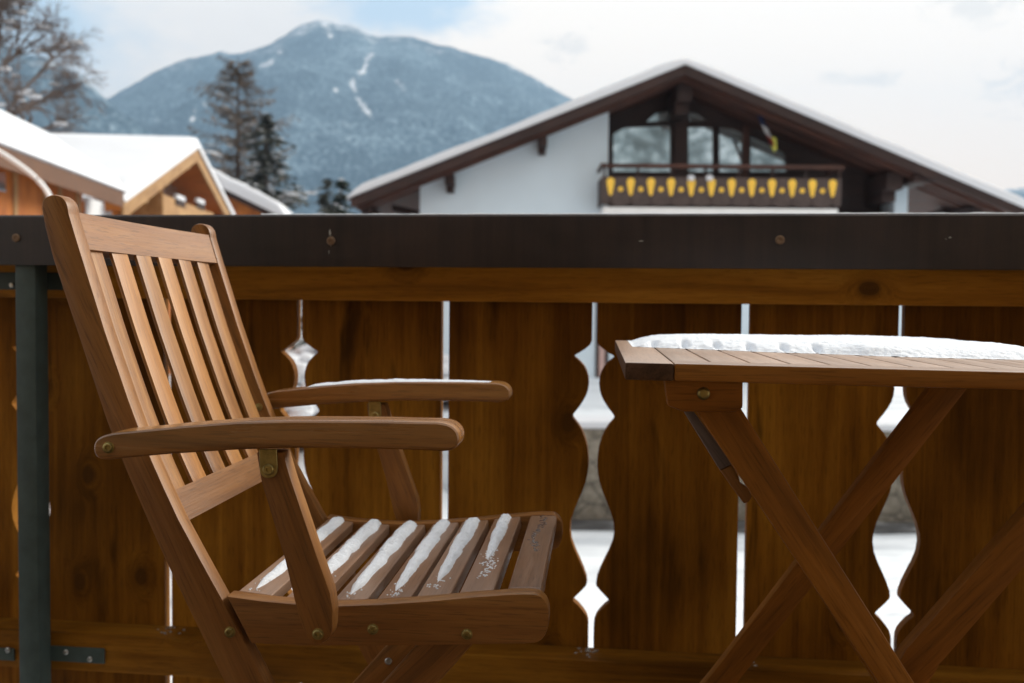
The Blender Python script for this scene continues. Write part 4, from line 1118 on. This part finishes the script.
# ------------------------------------------------------------------ trees
def bare_tree(base, height, spread, label, seed, levels=6, trunk_r=.26):
    rnd = random.Random(seed)
    root = empty('bare_tree', base, label=label, cat='tree')
    tb, cb, sb = new(), new(), new()
    LIMBS = [(-.55, .1, .85), (.05, -.2, 1), (.5, .2, .85), (.85, -.1, .55), (-.9, .25, .45), (.35, .6, .75), (-.2, -.6, .8), (.8, .2, .35), (.15, .1, 1), (.35, -.3, .9), (-.3, 0, .95), (.6, -.4, .6)]
    def grow(p, d, ln, r, lev):
        n = 6; pts = [p.copy()]; rad = [r]; q = p.copy(); dd = d.copy()
        for i in range(n):
            sag = -.02 if lev < 1 else -.02 if lev == 1 else -.03
            w_ = .05 if lev == 0 else .12
            dd = (dd + Vector((rnd.gauss(0, w_), rnd.gauss(0, w_), rnd.gauss(0, w_ * .7) + (sag if lev else 0)))).normalized()
            q = q + dd * ln / n; pts.append(q.copy()); rad.append(r * (1 - .45 * (i + 1) / n))
        add_tube(tb if lev == 0 else cb, pts, rad, 8 if lev == 0 else 5 if lev < 3 else 3, cap=False)
        if lev in (2, 3, 4) and rnd.random() < .05:
            i = rnd.randint(1, 4); c = pts[i] + Vector((0, 0, rad[i]))
            bmesh.ops.create_icosphere(sb, subdivisions=1, radius=rnd.uniform(.08, .2), matrix=Matrix.Translation(c) @ Matrix.Diagonal((1.7, 1.3, .55, 1)))
        if lev == 0:
            for k, v in enumerate(LIMBS):
                i = n if k in (0, 1, 2, 8, 9, 10) else n - 1 if k in (3, 5, 6) else n - 2
                grow(pts[i], Vector(v).normalized(), rnd.uniform(2.1, 3.1) * (.8 if v[0] > .7 else 1), rad[i] * .62, 1)
            return
        if lev >= levels: return
        for c in range({1: 6, 2: 4, 3: 4, 4: 3, 5: 2}.get(lev, 2)):
            i = rnd.randint(2, n); ax = Vector((rnd.gauss(0, 1), rnd.gauss(0, 1), rnd.gauss(0, .7))).normalized()
            nd = (dd * .85 + ax * .55 * spread).normalized()
            grow(pts[i], nd, ln * rnd.uniform(.48, .72), max(rad[i] * .70, .012), lev + 1)
    grow(Vector((0, 0, -.2)), Vector((.06, 0, 1)), height, trunk_r, 0)
    link('trunk', tb, M_bark, root); link('crown', cb, M_twig, root)
    if len(sb.verts): link('branch_snow', sb, M_snow_far, root, kind='stuff')
    else: sb.free()
    return root
def conifer(base, height, width, label, seed, needles, snow=.5, droop=.35, dens=1.0, zstart=.06, name='spruce', sub=7, loose=0.0, group=None, shape=.7, bl=1.0):
    rnd = random.Random(seed)
    root = empty(name, base, label=label, cat='tree', group=group)
    tb, cb, sb = new(), new(), new()
    add_tube(tb, [Vector((0, 0, -.3)), Vector((0, 0, height * .5)), Vector((.02, 0, height))], [height * .016, height * .010, .01], 8)
    z = height * zstart; step = .30 / dens
    def blade(bm, p, ax, out, ln, wd, tilt):
        sd_ = ax.cross(out).normalized() * wd; o_ = out * ln
        v = [bm.verts.new(p - sd_ * .3), bm.verts.new(p + sd_ * .3), bm.verts.new(p + o_ * .6 + sd_), bm.verts.new(p + o_), bm.verts.new(p + o_ * .6 - sd_)]
        bm.faces.new(v)
    while z < height * .985:
        t_ = (z - height * zstart) / (height * (1 - zstart))
        rad = width * .5 * ((1 - t_) ** shape) * (1 + .25 * math.sin(z * 3.1 + seed)) + .05
        nbr = max(5, int((13 - 6 * t_) * (1 - .3 * loose)))
        for b in range(nbr):
            if rnd.random() < .18 + .25 * loose: continue
            a = rnd.uniform(0, 2 * math.pi); ln = rad * rnd.uniform(.5, 1.15); zb = z + rnd.uniform(-.5, .5) * step * 1.6
            d = Vector((math.cos(a), math.sin(a), 0)); pts = []
            for i in range(5):
                k = i / 4; pts.append(Vector((0, 0, zb)) + d * ln * k + Vector((0, 0, -droop * ln * (k ** 1.6) + .12 * ln * k * k * k)))
            add_tube(cb, pts, [.03 * (1 - .7 * i / 4) for i in range(5)], 3, cap=False)
            for i in range(sub):
                k = .15 + .85 * (i + rnd.random()) / sub; p = pts[0].lerp(pts[-1], k) + Vector((0, 0, (pts[2] - pts[0].lerp(pts[-1], .5)).z * 4 * k * (1 - k)))
                for sgn in (-1, 1):
                    od = (d * rnd.uniform(.3, .9) + Vector((-d.y, d.x, 0)) * sgn * rnd.uniform(.5, 1) + Vector((0, 0, -rnd.uniform(.1, .7)))).normalized()
                    blade(cb, p, Vector((0, 0, 1)), od, rnd.uniform(.25, .55) * (1 - .35 * t_) * bl, rnd.uniform(.05, .12) * (1 - .6 * loose) * bl, 0)
            if rnd.random() < snow:
                k0 = rnd.uniform(.25, .6); k1 = min(1, k0 + rnd.uniform(.25, .5)); w_ = rnd.uniform(.06, .17) * (1.2 - t_)
                def cpt(k): q_ = min(3, int(k * 4)); return pts[q_].lerp(pts[q_ + 1], k * 4 - q_)
                pa, pb = cpt(k0), cpt(k1); c = (pa + pb) / 2 + Vector((0, 0, .07))
                mm = Matrix.Translation(c) @ d.to_track_quat('X', 'Z').to_matrix().to_4x4() @ Matrix.Diagonal(((pb - pa).length * .6, w_ * 1.9, w_ * .8, 1))
                bmesh.ops.create_icosphere(sb, subdivisions=1, radius=1, matrix=mm)
        z += step * rnd.uniform(.8, 1.2)
    link('trunk', tb, M_bark, root); link('crown', cb, needles, root, smooth=False)
    if len(sb.verts): link('branch_snow', sb, M_snow_far, root, angle=80, kind='stuff')
    else: sb.free()
    return root
p = at(20, 110, 40); bare_tree(Vector((p.x, p.y, TER)), 10.8, 1.0, 'tall bare deciduous tree behind the roof at the left edge', 5)
p = at(238, 200, 58); conifer(Vector((p.x, p.y, TER)), zz(238, 56, 58) - TER, 8.6, 'tall thin larch with bare loose twigs behind the gabled house', 3, M_larch, .28, -.12, 2.2, .15, 'larch', 10, 1.0, shape=.5, bl=1.5)
p = at(266, 200, 50); conifer(Vector((p.x, p.y, TER)), zz(266, 112, 50) - TER, 7.2, 'dark snowy spruce just right of the pointed gable', 8, M_needle, .8, .42, 1.2, .04, shape=.62, sub=8, bl=1.2)
p = at(341, 200, 34); conifer(Vector((p.x, p.y, TER)), zz(341, 178, 34) - TER, 2.6, 'small snow-laden spruce beside the left eave of the big chalet', 12, M_needle2, .95, .35, 1.2, .04)
p = at(326, 200, 40); conifer(Vector((p.x, p.y, TER)), zz(326, 181, 40) - TER, 2.0, 'thin dark young spruce left of the snow-laden spruce', 15, M_needle, .2, .35, 1.2, .04)
# snowy bushes in front of the garden, seen through the left carved gap
def bush(base, r, h, label, seed):
    rnd = random.Random(seed); root = empty('snowy_bush', base, label=label, cat='bush', group='snowy bushes in the garden'); cb, sb = new(), new()
    for _ in range(110):
        a = rnd.uniform(0, 6.283); e = rnd.uniform(.1, 1.2); d = Vector((math.cos(a) * math.sin(e), math.sin(a) * math.sin(e), math.cos(e)))
        add_tube(cb, [Vector((0, 0, -.1)), d * h * .55 + Vector((0, 0, .05)), Vector((d.x * r * 1.1, d.y * r * 1.1, d.z * h))], [.02, .012, .004], 3, cap=False)
        if rnd.random() < .95:
            c = Vector((d.x * r, d.y * r, d.z * h * rnd.uniform(.6, 1))); bmesh.ops.create_icosphere(sb, subdivisions=1, radius=rnd.uniform(.08, .2), matrix=Matrix.Translation(c) @ Matrix.Diagonal((1.3, 1.2, .7, 1)))
    link('stems', cb, M_twig, root); link('branch_snow', sb, M_snow_far, root, angle=80, kind='stuff')
for i, (px, D, r, h) in enumerate(((296, 15.5, 1.0, 1.5), (330, 18, 1.1, 1.4), (452, 19, .8, .9))):
    p = at(px, 330, D); bush(Vector((p.x, D, gz(p.x, D) - .05)), r, h, ['twiggy snow-covered bush seen through the carved gap by the far armrest', 'second snow-covered bush a little right of the first, mostly behind a board', 'small snowy bush seen through the straight gap by the armrest ends'][i], 30 + i)

# ------------------------------------------------------------------ mountains
def terrain(name, sil, Yc, Yb, nx, ny, seed, rough_, streaks=(), crest_snow=.30):
    """a real slope: crest along y = Yc falling towards the valley at y = Yb, spurs and gullies from noise"""
    crest = [(at(x, y, Yc).x, at(x, y, Yc).z) for x, y in sil]
    def cz(X):
        for (a, za), (b, zb) in zip(crest[:-1], crest[1:]):
            if a <= X <= b:
                k = (X - a) / (b - a); return za + (zb - za) * k
        return crest[0][1] if X < crest[0][0] else crest[-1][1]
    X0, X1 = crest[0][0], crest[-1][0]; bm = new(); lay = bm.verts.layers.float.new('snowmask'); rows = []
    stk = [[(hit_xs) for hit_xs in s] for s in streaks]
    for j in range(ny + 1):
        t_ = j / ny; row = []
        for i in range(nx + 1):
            X = X0 + (X1 - X0) * i / nx
            zc = cz(X) + 10 * nz(X, 0, .012, seed) + 5 * nz(X, 0, .04, seed)
            ridg = 1 - abs(nz(X + 60 * nz(X, t_ * 900, .002, seed), t_ * 500, .0042, seed + 1)) * 1.6
            z = -6 + (zc + 6) * (1 - t_) ** 1.12
            amp = rough_ * math.sin(math.pi * min(1, t_ * 1.15)) * .5
            z += amp * (ridg - .5) * 2 + amp * .45 * nz(X, t_ * 900, .012, seed + 2) + amp * .2 * nz(X, t_ * 900, .035, seed + 3)
            Y = Yc - (Yc - Yb) * t_ + 90 * (ridg - .5) * math.sin(math.pi * t_)
            v = bm.verts.new((X, Y, z)); row.append(v)
            sm = .12 + crest_snow * max(0, 1 - t_ / .16) + .35 * nz(X, t_ * 1200, .006, seed + 5)
            # where this point appears from the valley, to place the avalanche tracks of the real slope
            d = Vector((X, Y, z)) - EYE; q = d.dot(fwd); sx = 512 + F_PX * d.dot(rt) / q; sy = 341.5 - F_PX * d.dot(up) / q
            for s_, wd in stk:
                for (ax, ay), (bx, by) in zip(s_[:-1], s_[1:]):
                    L2 = (bx - ax) ** 2 + (by - ay) ** 2; u_ = max(0, min(1, ((sx - ax) * (bx - ax) + (sy - ay) * (by - ay)) / L2))
                    dist = math.hypot(sx - ax - u_ * (bx - ax), sy - ay - u_ * (by - ay))
                    sm = max(sm, .80 - .6 * (dist / (wd * .75)) ** 1.3 + .7 * nz(sx, sy, .3, 4))
            v[lay] = sm
        rows.append(row)
    # far side so the mountain is solid
    rows.insert(0, [bm.verts.new((v.co.x, Yc + 900, -6)) for v in rows[0]])
    for a, b in zip(rows[:-1], rows[1:]):
        for i in range(nx): bm.faces.new((a[i], a[i + 1], b[i + 1], b[i]))
    bmesh.ops.recalc_face_normals(bm, faces=bm.faces)
    return link(name, bm, M_mount, kind='structure', angle=180)
sil = [(-420, 150), (-250, 120), (-80, 130), (60, 118), (104, 99), (125, 87), (150, 75), (172, 65), (197, 57), (222, 52), (240, 53), (258, 46), (275, 41), (290, 33), (303, 26), (316, 21.5), (326, 20.5), (338, 24), (350, 27), (365, 33), (380, 36.5), (398, 36), (415, 37.5), (432, 43), (452, 46), (470, 52), (490, 58), (508, 63), (525, 74), (542, 82), (556, 90), (572, 98), (600, 112), (660, 150), (740, 185), (850, 200), (1000, 190), (1300, 170)]
terrain('mountain', sil, 2600, 1150, 420, 130, 3, 95, streaks=[([(374, 50), (366, 62), (362, 72), (352, 82), (355, 92), (362, 104), (371, 118)], 4.5), ([(341, 76), (335, 92)], 3), ([(280, 52), (270, 62), (262, 66)], 5), ([(205, 102), (192, 118)], 3.5), ([(325, 24), (330, 34)], 7), ([(214, 90), (222, 96)], 5), ([(395, 80), (404, 88)], 4)])
terrain('hill', [(-700, 60), (-420, 10), (-200, 8), (-90, 20), (-30, 38), (10, 48), (45, 58), (75, 71), (98, 90), (112, 104), (140, 126), (190, 160), (260, 200), (330, 214)], 1500, 800, 160, 60, 9, 24, crest_snow=.0)
# wooded hill behind our own house, which the chalet windows mirror
bm = new(); lay = bm.verts.layers.float.new('snowmask'); rows = []
for j in range(21):
    row = []
    for i in range(61):
        x = -260 + 520 * i / 60; t_ = j / 20
        v = bm.verts.new((x, -70 - 130 * t_ + 10 * nz(x, j, .03, 2), -6 + 70 * t_ ** 1.1 * (1 + .25 * nz(x, 0, .012, 4)) + 4 * nz(x, j, .2, 3))); v[lay] = .2 + .3 * nz(x, j * 8, .05, 6); row.append(v)
    rows.append(row)
for a, b in zip(rows[:-1], rows[1:]):
    for i in range(60): bm.faces.new((a[i], a[i + 1], b[i + 1], b[i]))
m = NT('near_snowy_forest'); tc = m.add('ShaderNodeTexCoord')
n = m.noise(m.vmap(tc.outputs['Object'], (.5, .2, .22)), 1.0, 4, .7); n2 = m.noise(tc.outputs['Object'], .06, 4, .6)
m.set(base=m.ramp(m.math('ADD', m.math('MULTIPLY', n, .6), m.math('MULTIPLY', n2, .4)), [(.42, (.02, .03, .03)), (.52, (.18, .22, .24)), (.62, (.7, .74, .78))]), rough=.95)
link('wooded_hill', bm, m.m, kind='structure', angle=180)

# ------------------------------------------------------------------ air
m = NT('cold_haze'); m.n.remove(m.b)
pv = m.add('ShaderNodeVolumePrincipled'); pv.inputs['Color'].default_value = (.41, .65, .95, 1); pv.inputs['Density'].default_value = .00026; pv.inputs['Anisotropy'].default_value = .1
m.l(pv.outputs[0], m.n['Material Output'].inputs['Volume'])
bm = new(); add_box(bm, -2700, 2700, -320, 3700, -30, 790)
link('haze', bm, m.m, kind='stuff')

scene.view_settings.view_transform = 'Standard'; scene.view_settings.look = 'None'
scene.view_settings.exposure = 0.84; scene.view_settings.gamma = 1; scene.view_settings.use_curve_mapping = False
scene.render.engine = 'CYCLES'
scene.cycles.use_denoising = True
scene.cycles.max_bounces = 8; scene.cycles.diffuse_bounces = 5; scene.cycles.volume_bounces = 0
